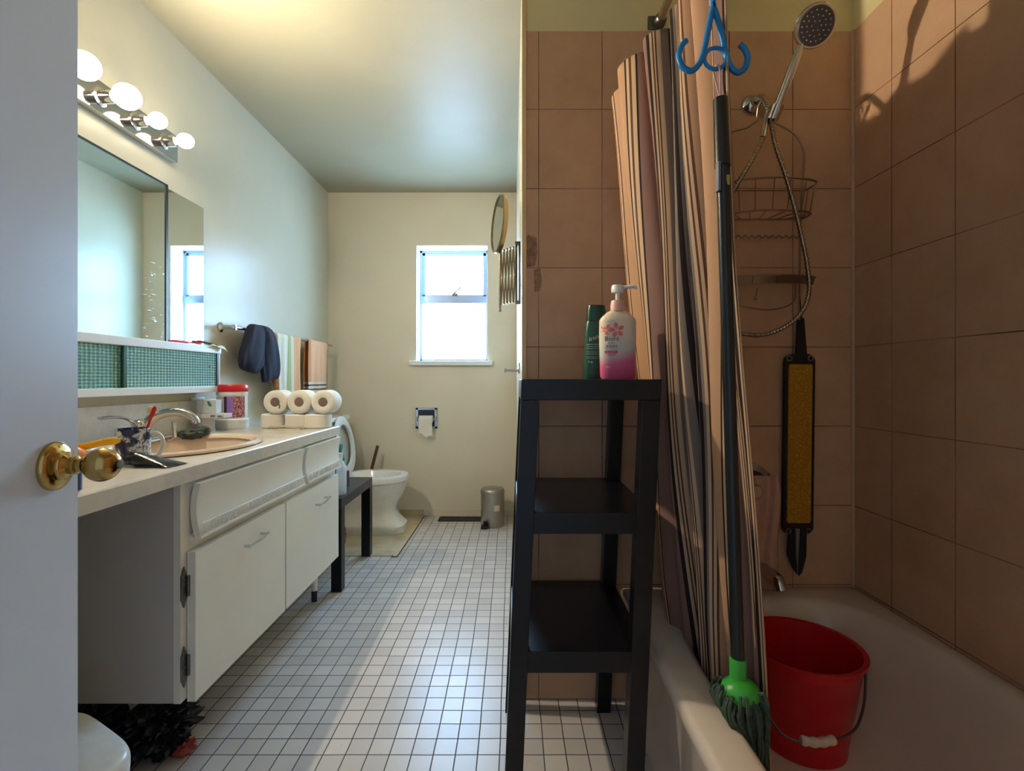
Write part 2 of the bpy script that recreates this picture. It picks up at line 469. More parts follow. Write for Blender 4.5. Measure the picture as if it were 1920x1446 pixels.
vn = thing('vanity_cabinet', (-1.1, 1.8, 0), 'cream two-door vanity cabinet raised on short legs under the countertop', 'cabinet')
VY0, VY1, VX, VZ = 1.24, 2.335, -.832, .205
b = MB()
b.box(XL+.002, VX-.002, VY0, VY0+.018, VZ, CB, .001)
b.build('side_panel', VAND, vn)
b = MB(); b.box(XL+.002, VX, VY1-.018, VY1, VZ, CB, .001); b.box(XL+.002, VX-.002, VY0+.018, VY1, VZ, VZ+.016); b.build('carcass', VAN, vn)
b = MB()
b.box(VX-.018, VX, VY0-.002, VY0+.035, VZ, CB, .001); b.box(VX-.018, VX, VY1-.035, VY1, VZ, CB, .001)
b.box(VX-.016, VX-.0015, 1.745, 1.785, VZ+.001, CB-.001); b.box(VX-.0155, VX-.0008, VY0+.03, VY1-.03, .575, .62); b.box(VX-.0155, VX-.0008, VY0+.03, VY1-.03, VZ+.0005, VZ+.03); b.box(VX-.0155, VX-.0008, VY0+.03, VY1-.03, .735, CB-.0005)
b.build('face_frame', VAN, vn)
b = MB(); b.box(VX-.010, VX-.006, VY0+.03, VY1-.03, .57, .76); b.build('recess_back', VAN, vn)
def pull(y, z, parent, tilt=0):
    p = [Vector((-.806, y-.048, z-.004)), Vector((-.786, y-.046, z-.004)), Vector((-.780, y, z)), Vector((-.786, y+.046, z+.004)), Vector((-.806, y+.048, z+.004))]
    h = MB(); h.tube(crom([p[1]+Vector((0, -.012, 0)), p[1], p[2], p[3], p[3]+Vector((0, .012, 0))], 6), .0042, 8)
    for e in (0, 4): h.cyl(p[e], p[1 if e == 0 else 3], .0045, .004, 10)
    h.build('handle', CHROME, parent)
def vdoor(y0, y1, hy, hz):
    d = MB().box(VX+.002, -.808, y0, y1, .197, .580, .002).build('door', VAN, vn)
    pull(hy, hz, d); return d
d1 = vdoor(1.259, 1.758, 1.535, .522); d2 = vdoor(1.768, 2.300, 2.072, .510)
for zz in (.293, .495):
    h = MB(); h.box(VX, VX+.004, 1.236, 1.257, zz-.032, zz+.032, .0015)
    h.prism([(VX+.001, 1.238, zz+.03), (VX+.001, 1.247, zz+.052), (VX+.001, 1.256, zz+.03)], (.003, 0, 0)); h.prism([(VX+.001, 1.238, zz-.03), (VX+.001, 1.247, zz-.052), (VX+.001, 1.256, zz-.03)], (.003, 0, 0))
    h.cyl((VX+.007, 1.2575, zz-.026), (VX+.007, 1.2575, zz+.026), .0045, n=10)
    for q in (-.018, 0, .018): h.ball((VX+.005, 1.246, zz+q), .003, 1)
    h.build('door_hinge', DULL, vn)
h = MB(); h.box(-.835, -.826, 2.298, 2.306, .30, .34, .001); h.build('door_hinge', DULL, vn)
def dfront(y0, y1):
    """curved false drawer front: profile in x,z swept along y, wavy ends"""
    n = 14; sec = []
    for k in range(n+1):
        s_ = k/n; z = .752-.142*s_; sec.append((-.803-.012*sin(pi*s_)+.002*s_, z))
    back = [(x-.016, z) for x, z in sec[::-1]]
    loop = sec+back
    m = MB(); m.rings([[(x, y, z) for x, z in loop] for y in (y0, y1)], True, True)
    dfo = m.build('drawer_front', VAN, vn)
    e = MB(); L = y1-y0; cnt = int(L/.024)
    for i in range(cnt):
        yc = y0+.014+(i+.5)*(L-.028)/cnt
        zc = .632; x = -.8015
        kind = i % 4
        if kind in (0, 2):
            e.tube([(x, yc+.0085*cos(a*2*pi/12), zc+.012*sin(a*2*pi/12)) for a in range(12)], .0018, 5, True)
        elif kind == 1:
            e.tube([(x, yc-.007, zc-.012), (x, yc, zc+.012), (x, yc+.007, zc-.012)], .0018, 5)
        else:
            for q in (-.006, 0, .006): e.tube([(x, yc+q, zc-.012), (x, yc+q, zc+.012)], .0015, 5)
    for zz in (.616, .648): e.tube([(x, y0+.006, zz), (x, y1-.006, zz)], .0013, 5)
    e.build('embossed_strip', VAN, dfo)
dfront(1.272, 1.915); dfront(1.945, 2.318)
for (lx, ly) in ((-.91, 2.27), (-1.30, 2.27), (-1.30, 1.32), (-1.30, 1.72)):
    lg = MB().lathe([(.012, .045), (.022, VZ)], 16, Matrix.Translation((lx, ly, 0))).build('leg', VAN, vn)
    MB().lathe([(.013, 0), (.013, .046), (.0125, .05)], 16, Matrix.Translation((lx, ly, 0))).build('ferrule', BLACKP, lg)

# sink
b = MB(); R = []
for k, z in ((.90, CT+.0005), (1.02, CT+.0005), (1.045, CT+.004), (1.045, CT+.010), (1.02, CT+.015), (.97, CT+.014), (.93, CT+.006), (.90, CT-.02), (.84, CT-.07), (.72, CT-.12), (.5, CT-.145), (.2, CT-.152), (.1, CT-.155)):
    R.append([(*ray_ell(a, k), z) for a in [2*pi*i/72 for i in range(72)]])
b.rings(R, False, True)
sk = thing('sink', (SKX, SKY, CT), 'oval beige drop-in washbasin set in the countertop', 'sink')
b.build('basin', M_('beige glazed basin', (226, 204, 182), .15, coat=.3), sk)
MB().lathe([(.0, 0), (.022, 0), (.022, .004), (.016, .006), (0, .005)], 24, Matrix.Translation((SKX, SKY, CT-.1545))).build('drain', CHROME, sk)

# faucet
fc = thing('faucet', (-1.275, 1.70, CT), 'chrome single-lever faucet arching over the beige sink', 'faucet')
b = MB(); b.box(-1.315, -1.235, 1.60, 1.80, CT, CT+.014, .006); b.lathe([(.030, .010), (.028, .03), (.024, .06), (.022, .07)], 24, Matrix.Translation((-1.275, 1.70, CT))); b.build('faucet_base', CHROME, fc)
sp = crom([(-1.275, 1.70, CT+.03), (-1.262, 1.704, CT+.065), (-1.225, 1.712, CT+.098), (-1.17, 1.72, CT+.108), (-1.125, 1.726, CT+.094), (-1.108, 1.729, CT+.074)], 8)
b = MB().tube(sp, [.019-.006*i/(len(sp)-1) for i in range(len(sp))], 16); b.cyl(sp[-1]+Vector((0, 0, .004)), sp[-1]+Vector((.003, 0, -.008)), .0125, n=16); b.build('spout', CHROME, fc)
b = MB().tube(crom([(-1.28, 1.675, CT+.068), (-1.29, 1.65, CT+.088), (-1.30, 1.605, CT+.098), (-1.305, 1.565, CT+.096)], 6), .008, 10, flat=(1.6, .6)); b.ball((-1.278, 1.69, CT+.068), .024, 2, (1, 1, .7)); b.build('lever_handle', CHROME, fc)
b = MB().cyl((-1.225, 1.795, CT+.012), (-1.225, 1.785, CT+.07), .010, .007, 14); b.build('pop_up_rod', CHROME, fc)

# dark scrubber behind the sink
b = MB()
b.ball((-1.195, 1.835, CT+.017), .04, 3, (1.1, .9, .5), .25, 3.5, 3); b.ball((-1.165, 1.86, CT+.026), .022, 3, (1, 1, .9), .3, 3, 5)
tag(b.build('scrubbing_cloth', M_('dark grey green mesh cloth', (52, 62, 58), .6, 0, .3, 60, .5)), 'crumpled dark grey-green scrubbing cloth on the counter beside the faucet', 'cloth')

# mug with pattern
mug = P(250, 868, 1.305); mug.z = CT
mg = thing('mug', mug, 'white mug with dark blue floral pattern holding a red toothbrush', 'mug')
t = NT('blue floral glaze'); co = t.coord(); n1 = t.noise(38, 5, .6, co)
vz = t.new('ShaderNodeTexVoronoi'); vz.inputs['Scale'].default_value = 34; t.l.new(co, vz.inputs['Vector'])
m1 = t.math('MAXIMUM', t.math('MULTIPLY', t.step(n1, .44, .5), t.step(vz.outputs['Distance'], .25, .36)), t.math('MULTIPLY', t.step(t.noise(130, 3, .6, co), .52, .58), .7))
t.base(t.mix(m1, (*_lin((222, 224, 226)), 1), (*_lin((34, 46, 84)), 1)), .12)
MUGP = t.m
rm = .0385
MB().lathe([(0, .001), (rm-.002, 0), (rm, .003), (rm, .088), (rm-.001, .0915), (rm-.0035, .091), (rm-.004, .086), (rm-.004, .006), (0, .005)], 40, Matrix.Translation(mug)).build('cup', MUGP, mg)
hd = Vector((.96, .28, 0)).normalized()
MB().tube(crom([mug+hd*.036+Vector((0, 0, .078)), mug+hd*.056+Vector((0, 0, .076)), mug+hd*.067+Vector((0, 0, .058)), mug+hd*.066+Vector((0, 0, .034)), mug+hd*.054+Vector((0, 0, .018)), mug+hd*.036+Vector((0, 0, .014))], 6), .0052, 10).build('handle', CERAM, mg)

def toothbrush(p0, p1, m, label, name='toothbrush', bm_=WHITEP, bdir=(-1, 0, .3), grp=None):
    p0, p1 = Vector(p0), Vector(p1); th = thing(name, p0, label, 'toothbrush', grp)
    d = p1-p0; pts = [p0+d*q for q in (0, .05, .3, .5, .68, .78, .82, .96, 1)]
    MB().tube(pts, [.003, .0055, .006, .005, .0032, .0032, .0055, .0055, .003], 10).build('handle', m, th)
    bd = Vector(bdir).normalized(); u = d.normalized(); b = MB()
    for i in range(6):
        for j in (-1, 0, 1):
            c = p0+d*(.84+.025*i)+u.cross(bd)*.003*j
            b.cyl(c+bd*.003, c+bd*.014, .0014, n=5)
    b.build('bristles', bm_, th)
toothbrush(mug+Vector((.006, .0, .008)), P(291, 762, 1.33), RED, 'red toothbrush standing in the blue patterned mug', bm_=M_('cream bristles', (245, 214, 150), .6), bdir=(-1, -.2, .35))

# squeezed black tube
tp0, tp1 = Vector((-.945, 1.245, CT)), Vector((-.815-.035, 1.255, CT))
R = []
for k in range(9):
    s_ = k/8; c = tp0.lerp(tp1, s_); w = .019+.014*s_; h = .017*(1-s_)**.8+.0012
    R.append([(c.x+(.12*w)*cos(2*pi*i/20), c.y+w*cos(2*pi*i/20), CT+.0005+h+h*sin(2*pi*i/20)) for i in range(20)])
tt = thing('toothpaste_tube', tp0, 'squeezed black toothpaste tube lying in front of the mug', 'tube')
MB().rings(R, True, True).build('tube_body', M_('glossy black foil', (22, 24, 28), .15, 0, .3, 30, .6, 45), tt)
MB().cyl(tp0+Vector((-.026, -.002, .017)), tp0+Vector((.0, 0, .017)), .0115, .014, 16).build('cap', BLACKP, tt)

# yellow things and a blue handle beside the knob
YEL = M_('yellow plastic', (250, 184, 24), .35)
q = P(190, 838, 1.22)
b = MB(); pts = crom([P(120, 842, 1.20), P(160, 837, 1.21), P(198, 829, 1.22), P(226, 826, 1.23)], 6)
b.tube(pts, [(.007+.006*max(0, (i/(len(pts)-1)-.6)))*min(1, (len(pts)-1-i)/3*.6+.35) for i in range(len(pts))], 12, flat=(.5, 1.2))
b.xf(lambda c: c)
yb = thing('hairbrush', (-.99, 1.22, CT), 'yellow handled brush on the counter behind the brass knob', 'brush')
b.build('handle', YEL, yb)
b = MB(); b.ball((-1.06, 1.19, CT+.03), .034, 3, (1.1, .6, .85)); b.build('brush_head', M_('peach plastic', (226, 150, 110), .5), yb)
b = MB(); b.lathe([(0, 0), (.011, 0), (.011, .055), (.008, .06), (0, .061)], 16, Matrix.Translation((-.872, .985, CT))); 
tag(b.build('shaver', M_('dark blue plastic', (52, 74, 120), .4)), 'dark blue plastic stick standing at the counter edge by the door', 'razor')

# red-lidded jar
jr = thing('jar', (-1.262, 2.225, CT), 'round plastic jar with red lid at the end of the counter', 'jar')
MJ = Matrix.Translation((-1.262, 2.225, CT))
MB().lathe([(0, 0), (.064, 0), (.068, .008), (.068, .042), (.064, .046), (.061, .046), (.061, .150), (.063, .152), (.063, .166), (.055, .168), (0, .168)], 40, MJ).build('jar_body', WHITEP, jr)
MB().lathe([(0, .166), (.064, .166), (.066, .170), (.066, .192), (.061, .198), (0, .199)], 40, MJ).build('lid', RED, jr)
t = NT('printed jar label'); x, y, z = t.xyz(t.coord())
an = t.math('ADD', t.math('DIVIDE', t.math('ARCTAN2', y, x), 2*pi), .5)      # 0..1 round the jar
an = t.math('FRACT', an)
nz = t.noise(160, 3, .6, t.coord())
red_ = t.mix(t.step(nz, .45, .55), (*_lin((120, 40, 60)), 1), (*_lin((200, 150, 150)), 1))
gry = t.mix(t.step(nz, .55, .65), (*_lin((190, 190, 188)), 1), (*_lin((90, 96, 100)), 1))
c = t.mix(t.step(an, .245, .25), gry, (*_lin((60, 44, 70)), 1))
c = t.mix(t.step(an, .275, .28), c, (*_lin((150, 112, 190)), 1))
c = t.mix(t.step(an, .34, .345), c, red_)
t.base(c, .3)
b = MB(); nn = 40
b.rings([[(-1.262+.0618*cos(a), 2.225+.0618*sin(a), CT+z) for a in [radians(-158+150*i/nn) for i in range(nn+1)]] for z in (.052, .146)], closed=False)
b.build('label', t.m, jr)

# outlet on the backsplash, soap dish with cartons
ot = thing('wall_outlet', P(378, 768, 2.14), 'white electrical outlet on the wall at the end of the backsplash', 'outlet')
MB().box(XL, XL+.008, 2.115, 2.205, .858, .942, .003).build('cover_plate', WHITEP, ot)
b = MB(); b.box(XL+.008, XL+.012, 2.135, 2.185, .905, .934, .002); b.box(XL+.008, XL+.012, 2.135, 2.185, .866, .895, .002); b.build('socket_face', M_('ivory plastic', (212, 204, 194), .4), ot)
b = MB().lathe([(0, 0), (.026, 0), (.030, .02), (.030, .058), (.027, .058), (.026, .01), (0, .008)], 28, Matrix.Translation((-1.300, 2.095, CT)))
tag(b.build('tumbler', M_('grey translucent plastic', (188, 184, 178), .2)), 'grey plastic tumbler on the counter beside the jar', 'cup')
crd = MB(); crd.box(-1.345, -1.205, 2.065, 2.125, CT+.059, CT+.077, .001)
cf = thing('flat_carton', (-1.27, 2.09, CT+.06), 'flat white carton lying on the grey tumbler', 'box')
crd.build('carton', M_('white card', (226, 222, 218), .5), cf)
b = MB(); b.box(-1.262, -1.242, 2.0635, 2.0645, CT+.063, CT+.072); b.box(-1.232, -1.214, 2.0635, 2.0645, CT+.063, CT+.070); b.build('print', M_('grey print', (130, 130, 132), .5), cf)
lc = thing('leaf_carton', (-1.29, 2.09, CT+.078), 'small white carton with a green leaf on top of the flat carton', 'box')
MB().box(-1.325, -1.245, 2.075, 2.115, CT+.0785, CT+.135, .001).build('carton', M_('pale blue card', (214, 220, 226), .5), lc)
MB().prism([(-1.283, 2.0735, CT+.130), (-1.272, 2.0735, CT+.128), (-1.262, 2.0735, CT+.112), (-1.266, 2.0735, CT+.107), (-1.276, 2.0735, CT+.110)], (0, .001, 0)).build('leaf_print', M_('green print', (72, 140, 104), .5), lc)

# toilet rolls
PAPER = M_('white tissue paper', (236, 228, 214), .75, 0, .03, 60, .25, 300)
CORE = M_('brown card core', (120, 96, 84), .8)
def roll(center, label, grp, cap_tail=False):
    """roll lying with its axis along y, front at center.y"""
    r = .0535; th = thing('toilet_roll', center-Vector((0, 0, r)), label, 'toilet roll', grp)
    Mx = Matrix.Translation(center) @ Matrix.Rotation(-pi/2, 4, 'X')
    MB().lathe([(.021, .002), (.024, 0), (r-.006, 0), (r-.001, .004), (r, .012), (r, .092), (r-.002, .099), (.021, .100), (.0195, .098), (.0195, .004)], 40, Mx).build('paper', PAPER, th)
    MB().lathe([(0, .012), (.0195, .010), (.0205, .001), (.0195, .0)], 28, Mx).build('core', CORE, th)
    return th
RZ = CT+.066
r0 = roll(Vector((-1.060, 2.205, RZ+.0535)), 'leftmost of three toilet rolls lying on top of the stack on the counter', 'toilet rolls lying on the stack')
for x, lb in ((-.953, 'middle of three toilet rolls lying on top of the stack on the counter'), (-.846, 'rightmost of three toilet rolls lying on top of the stack by the counter end')):
    c = copy_tree(r0, Vector((x, 2.205, RZ))); c['label'] = lb
MB().tube(crom([(-1.048, 2.2035, RZ+.05), (-1.040, 2.2025, RZ+.044), (-1.038, 2.2025, RZ+.034), (-1.041, 2.2025, RZ+.026)], 5), .0025, 6).build('paper_tail', CORE, r0)
u0 = None
for i, (x, y, lb) in enumerate(((-1.085, 2.262, 'upright toilet roll at the left end of the lower row on the counter'), (-.975, 2.258, 'upright toilet roll in the middle of the lower row on the counter'), (-.884, 2.254, 'upright toilet roll at the right end of the lower row on the counter'))):
    if u0 is None:
        u0 = thing('toilet_roll', (x, y, CT), lb, 'toilet roll', 'upright toilet rolls under the stack')
        Mx = Matrix.Translation((x, y, CT))
        MB().lathe([(.02, .065), (.02, .0), (.048, .0), (.0535, .006), (.0535, .059), (.048, .065)], 40, Mx, exp=3.2).build('paper', PAPER, u0)
        MB().lathe([(.0, .058), (.02, .058), (.0205, .0655), (.0195, .0655)], 24, Mx).build('core', CORE, u0)
    else:
        c = copy_tree(u0, Vector((x, y, CT))); c['label'] = lb
b = MB()
b.box(-1.06, -.925, 2.150, 2.185, CT, CT+.003, .001)
for y in (2.150, 2.185): b.tube([(-1.06, y, CT+.002), (-1.06, y, CT+.016), (-.925, y, CT+.016), (-.925, y, CT+.002)], .0018, 6)
b.tube([(-1.06, 2.15, CT+.016), (-1.06, 2.185, CT+.016)], .0018, 6); b.tube([(-.925, 2.15, CT+.016), (-.925, 2.185, CT+.016)], .0018, 6)
tag(b.build('soap_tray', M_('clear grey plastic', (206, 196, 178), .2)), 'small clear tray on the counter in front of the toilet rolls', 'tray')

# ================================================================== MIRROR, CABINET, LIGHTS ON THE LEFT WALL
t = NT('mirror silver'); t.base((.70, .79, .78), .02, 1.0); MIR = t.m
t = NT('worn mirror silver'); x, y, z = t.xyz(t.coord()); co = t.coord()
mp = t.new('ShaderNodeMapping'); mp.inputs['Scale'].default_value = (1, 9, 60); t.l.new(co, mp.inputs[0])
nz = t.noise(2.2, 3, .7, mp.outputs[0])
band = t.math('MULTIPLY', t.step(y, .19, .26), t.math('SUBTRACT', 1.0, t.step(y, .30, .37)))
low = t.math('SUBTRACT', 1.0, t.step(z, .25, .42))
sp_ = t.math('MULTIPLY', t.math('MULTIPLY', band, low), t.math('MULTIPLY', t.step(nz, .60, .70), .45))
t.base(t.mix(sp_, (.70, .79, .78, 1), (.82, .82, .76, 1)), t.math('ADD', .02, t.math('MULTIPLY', sp_, .5)), 1.0)
MIRW = t.m
mc = thing('mirror', (XL, 1.6, 1.18), 'frameless two-panel sliding mirror over the vanity', 'mirror')
MB().box(XL+.0, XL+.014, .9, 1.955, 1.165, 1.785, .001).build('left_mirror_panel', MIRW, mc)
MB().box(XL+.0, XL+.008, 1.955, 2.195, 1.165, 1.783, .001).build('right_mirror_panel', MIR, mc)
b = MB(); b.box(XL, XL+.017, 1.943, 1.957, 1.165, 1.79, .001); b.box(XL, XL+.017, .9, 1.957, 1.785, 1.792, .001)
b.build('edge_channel', metal('dark mirror channel', (78, 80, 82), .3), mc)

sc = thing('wall_cabinet', (XL, 1.6, .968), 'low white wall cabinet with sliding green textured glass doors under the mirror', 'cabinet')
SX = -1.292; SY0, SY1 = .95, 2.19; SZ0, SZ1 = .966, 1.164
MB().box(XL, SX, SY0, SY1+.004, SZ1-.030, SZ1, .003).build('top_rail', TRIMW, sc)
MB().box(XL, SX, SY0, SY1, SZ0, SZ0+.026, .003).build('bottom_rail', TRIMW, sc)
MB().box(XL, SX-.004, SY1-.008, SY1, SZ0+.02, SZ1-.028, .001).build('end_panel', TRIMW, sc)
MB().box(XL, XL+.006, SY0, SY1-.01, SZ0+.02, SZ1-.025).build('cabinet_back', M_('dim green shelf back', (92, 128, 116), .6), sc)
t = NT('green reeded glass'); x, y, z = t.xyz(t.coord())
a1 = t.math('SINE', t.math('MULTIPLY', y, 2*pi/.0165)); a2 = t.math('SINE', t.math('MULTIPLY', z, 2*pi/.0105))
h = t.math('ADD', t.math('MULTIPLY', a1, .5), t.math('MULTIPLY', a2, .5))
t.base(t.mix(t.step(h, -.7, .8), (*_lin((66, 132, 122)), 1), (*_lin((160, 214, 204)), 1)), .10, 0, .8)
t.bump(h, .9, .0025)
GL = t.m
MB().box(SX-.026, SX-.021, SY0, 1.73, SZ0+.024, SZ1-.028, .0008).build('left_glass_door', GL, sc)
g2 = MB().box(SX-.014, SX-.009, 1.655, SY1-.022, SZ0+.024, SZ1-.028, .0008).build('right_glass_door', GL, sc)
MB().lathe([(0, 0), (.004, 0), (.004, .002), (0, .002)], 12, frame((SX-.0088, 2.122, 1.075), (1, 0, 0))).build('finger_hole', BLACKP, g2)
MB().box(SX-.016, SX-.008, 1.652, 1.667, SZ0+.024, SZ1-.028, .001).build('glass_edge', M_('dark green glass edge', (40, 84, 66), .2), g2)
MB().box(SX-.028, SX-.004, SY1-.022, SY1-.008, SZ0+.024, SZ1-.028, .001).build('door_stop', M_('dark channel', (40, 62, 58), .4), sc)

toothbrush((-1.328, 1.92, SZ1+.007), (-1.312, 2.085, SZ1+.008), RED, 'red toothbrush lying on top of the green glass cabinet', bm_=RED, bdir=(.5, 0, 1))
b = MB().tube(crom([(-1.33, 2.055, SZ1+.014), (-1.32, 2.10, SZ1+.016), (-1.315, 2.14, SZ1+.012), (-1.31, 2.18, SZ1+.007)], 6), .006, 8, flat=(1.5, .9))
tag(b.build('comb', M_('dark green plastic', (44, 66, 74), .4)), 'dark green comb handle lying on top of the green glass cabinet', 'comb')
b = MB().grid(lambda u, v: (-1.30+.03*v+.0, 2.12+.085*u, SZ1+.003+.006*sin(u*7)*sin(v*5+1)-max(0, v-.55)*.05*u), 12, 10)
tag(b.build('tissue_packet', M_('pale green packet', (216, 232, 222), .4), solid=.002), 'crumpled pale green packet hanging over the corner of the green glass cabinet', 'packet')

# vanity light bar
LZ = 1.948
vl = thing('vanity_light', (XL, 1.6, LZ), 'chrome bar light with four lit bulbs above the mirror', 'light')
MB().box(XL, XL+.030, 1.25, 1.995, LZ-.053, LZ+.053, .003).build('backplate', metal('polished chrome plate', (190, 186, 180), .08), vl)
def bulb_mat(name, front):
    t = NT(name); t.base((1, .95, .85), .3)
    t.b.inputs['Emission Color'].default_value = (1.0, .88, .68, 1)
    x, y, z = t.xyz(t.coord())
    t.put(t.b.inputs['Emission Strength'], t.math('ADD', BULB_BACK, t.math('MULTIPLY', t.step(x, .142, .148), front-BULB_BACK)))
    return t.m
BRIGHT, DIM = bulb_mat('bright lamp glass', BULB_E), bulb_mat('dim lamp glass', 190.0)
for (y, big, m_) in ((1.458, 1, DIM), (1.618, 1, BRIGHT), (1.768, 0, DIM), (1.918, 0, DIM)):
    Mx = frame((XL+.030, y, LZ), (1, 0, 0))
    sk_ = MB().lathe([(0, 0), (.030, 0), (.030, .003), (.021, .006), (.020, .042), (.018, .044), (0, .044)], 28, Mx).build('lamp_socket', CHROME, vl)
    if big:
        pr = [(.013, .044), (.014, .052)]+[(.040*sin(pi*(.12+.88*k/14)), .087-.040*cos(pi*(.12+.88*k/14))) for k in range(15)]
    else:
        pr = [(.012, .044), (.0135, .050)]+[(.028*sin(pi*(.15+.85*k/14)), .080-.031*cos(pi*(.15+.85*k/14))) for k in range(15)]
    MB().lathe(pr, 28, Mx).build('light_bulb', m_, vl)

# towel bar and what hangs on it
BX, BZ = -1.315, 1.268
tb = thing('towel_bar', (XL, 2.9, BZ), 'chrome towel bar on the left wall beyond the mirror', 'towel bar')
MB().cyl((BX, 2.32, BZ), (BX, 3.60, BZ), .008, n=14).build('bar', CHROME, tb)
for y in (2.335, 3.50):
    b = MB(); b.lathe([(.024, 0), (.024, .004), (.012, .012), (.009, .05), (.013, .056), (.013, .075), (0, .077)], 20, frame((XL, y, BZ), (1, 0, 0))); b.build('bracket', CHROME, tb)
def towel(y0, y1, zf, zb, label, mat_, seed, name='towel', amp=.008):
    w = y1-y0
    def fn(u, v):
        # v 0 = front hem, 1 = back hem; over the bar at the middle
        Lf, Lb = BZ-zf, BZ-zb; s_ = v*(Lf+Lb+.03)
        y = y0+w*u
        if s_ < Lf: z = zf+s_; x = BX+.012+(amp*sin(u*9+seed)+amp*.6*sin(u*21+seed*2))*(1-s_/Lf)*1.0+.002*sin(u*30)
        elif s_ < Lf+.03:
            a = pi*(s_-Lf)/.03; x = BX+.012*cos(a); z = BZ+.012*sin(a)
        else:
            z = BZ-(s_-Lf-.03); x = BX-.012-.006*sin(u*8+seed)*min(1, (s_-Lf)/.2)
        return (x, y+.006*sin(z*14+seed)*(1 if u > .5 else -1)*(u-.5)*2, z)
    return tag(MB().grid(fn, 36, 60).build(name, mat_, solid=.004), label, 'towel', 'towels on the bar')
def towel_mat(name, stops, hem=None):
    t = NT(name); x, y, z = t.xyz(t.coord())
    f = t.math('ADD', t.math('DIVIDE', y, .30), .5)
    c = t.ramp(f, stops, 'CONSTANT')
    if hem:
        zz = t.math('FRACT', t.math('MULTIPLY', z, 1/.028))
        st = t.math('MULTIPLY', t.math('GREATER_THAN', zz, .62), t.math('LESS_THAN', z, hem))
        c = t.mix(st, c, (*_lin((92, 74, 64)), 1))
        pale = t.math('LESS_THAN', z, hem)
        c = t.mix(t.math('MULTIPLY', pale, t.math('SUBTRACT', 1.0, st)), c, (*_lin((226, 206, 184)), 1))
    nz = t.noise(220, 3, .6, t.coord())
    t.base(c, .85); t.bump(nz, .5, .003); return t.m
towel(2.735, 3.045, .86, .95, 'cream towel with green and peach stripes on the towel bar', towel_mat('striped towelling', [(0, _lin((222, 214, 192))), (.3, _lin((226, 220, 204))), (.42, _lin((176, 182, 128))), (.56, _lin((222, 214, 190))), (.66, _lin((224, 164, 112)))]), 1.0)
towel(3.155, 3.475, .905, .93, 'peach towel with brown striped hem at the far end of the towel bar', towel_mat('peach towelling', [(0, _lin((206, 142, 100))), (.12, _lin((232, 178, 136)))], .10), 2.3)
towel(2.7, 2.732, .90, 1.0, 'narrow tan cloth hanging behind the navy shorts', M_('tan towelling', (196, 140, 92), .85, 0, .1, 60, .4), .4, 'hand_cloth')
# navy garment
NAVY = M_('navy cotton', (11, 14, 38), .85, 0, .25, 14, .5, 60)
b = MB()
def lobe(path, ws, ds, seed):
    R = []
    for i, ((y, z), w, d) in enumerate(zip(path, ws, ds)):
        ring = []
        for k in range(40):
            a = 2*pi*k/40; q = 1+.20*sin(3*a+i*.45+seed)+.16*sin(6*a+seed*2-i*.35)+.08*sin(11*a+i*.6)
            c = cos(a); c = (abs(c)**.8)*(1 if c > 0 else -1)
            ring.append((BX+.004+d*.6+d*sin(a)*q, y+w*c*(1+.04*sin(i*1.3+seed)), z+.012*c*(1 if seed else -1)*min(1, i/6)))
        R.append(ring)
    b.rings(R, True, True)
lobe([(2.53, 1.302), (2.525, 1.290), (2.51, 1.262), (2.505, 1.225), (2.49, 1.18), (2.47, 1.135), (2.455, 1.10), (2.445, 1.07), (2.44, 1.058)], [.06, .088, .105, .118, .125, .118, .100, .082, .07], [.010, .022, .026, .026, .026, .026, .024, .020, .010], 0)
lobe([(2.57, 1.304), (2.58, 1.288), (2.60, 1.25), (2.615, 1.20), (2.628, 1.15), (2.64, 1.10), (2.645, 1.06), (2.65, 1.022), (2.65, 1.014)], [.05, .08, .098, .105, .100, .094, .090, .086, .082], [.010, .022, .027, .028, .027, .026, .025, .022, .012], 2)
tag(b.build('shorts', NAVY, smooth=60, subd=1), 'navy blue shorts bunched over the near end of the towel bar', 'shorts', 'towels on the bar')

# ================================================================== BACK OF THE ROOM
# side table
st_ = thing('side_table', (-1.09, 2.63, 0), 'low black side table standing past the end of the vanity', 'table')
TX0, TX1, TY0, TY1, TZ = -1.36, -.818, 2.365, 2.89, .45
MB().box(TX0, TX1, TY0, TY1, TZ-.05, TZ, .002).build('tabletop', DARKT, st_)
for x in (TX0, TX1-.05):
    for y in (TY0, TY1-.05): MB().box(x, x+.05, y, y+.05, 0, TZ-.05, .0015).build('leg', DARKT if x < -1 else BLACKW, st_)
# bottles on it
def bottle(name, loc, prof, m, label, cap=None, capm=None, n=24, sx=1, sy=1, exp=2):
    th = thing(name, loc, label, 'bottle')
    MB().lathe(prof, n, Matrix.Translation(loc), sx, sy, exp).build('bottle_body', m, th)
    if cap: MB().lathe(cap, n, Matrix.Translation(loc), sx, sy, exp).build('cap', capm, th)
    return th
bottle('spray_bottle', (-.858, 2.455, TZ), [(0, 0), (.030, 0), (.033, .006), (.033, .12), (.026, .15), (.013, .168), (.013, .178)], M_('pale blue white plastic', (214, 224, 240), .3), 'tall white bottle at the front corner of the black side table', [(.0, .176), (.015, .176), (.015, .205), (.0, .207)], WHITEP)
sb = bottle('cleaner_bottle', (-.945, 2.66, TZ), [(0, 0), (.03, 0), (.034, .01), (.034, .11), (.028, .15), (.014, .18), (.014, .19)], M_('pink plastic', (222, 186, 180), .3), 'pale pink spray bottle with teal trigger on the black side table')
b = MB(); b.box(-.965, -.915, 2.645, 2.675, TZ+.19, TZ+.225, .006); b.prism([(-.925, 2.652, TZ+.2), (-.900, 2.652, TZ+.135), (-.910, 2.652, TZ+.135), (-.94, 2.652, TZ+.19)], (0, .016, 0)); b.cyl((-.94, 2.66, TZ+.18), (-.94, 2.66, TZ+.2), .016, n=16)
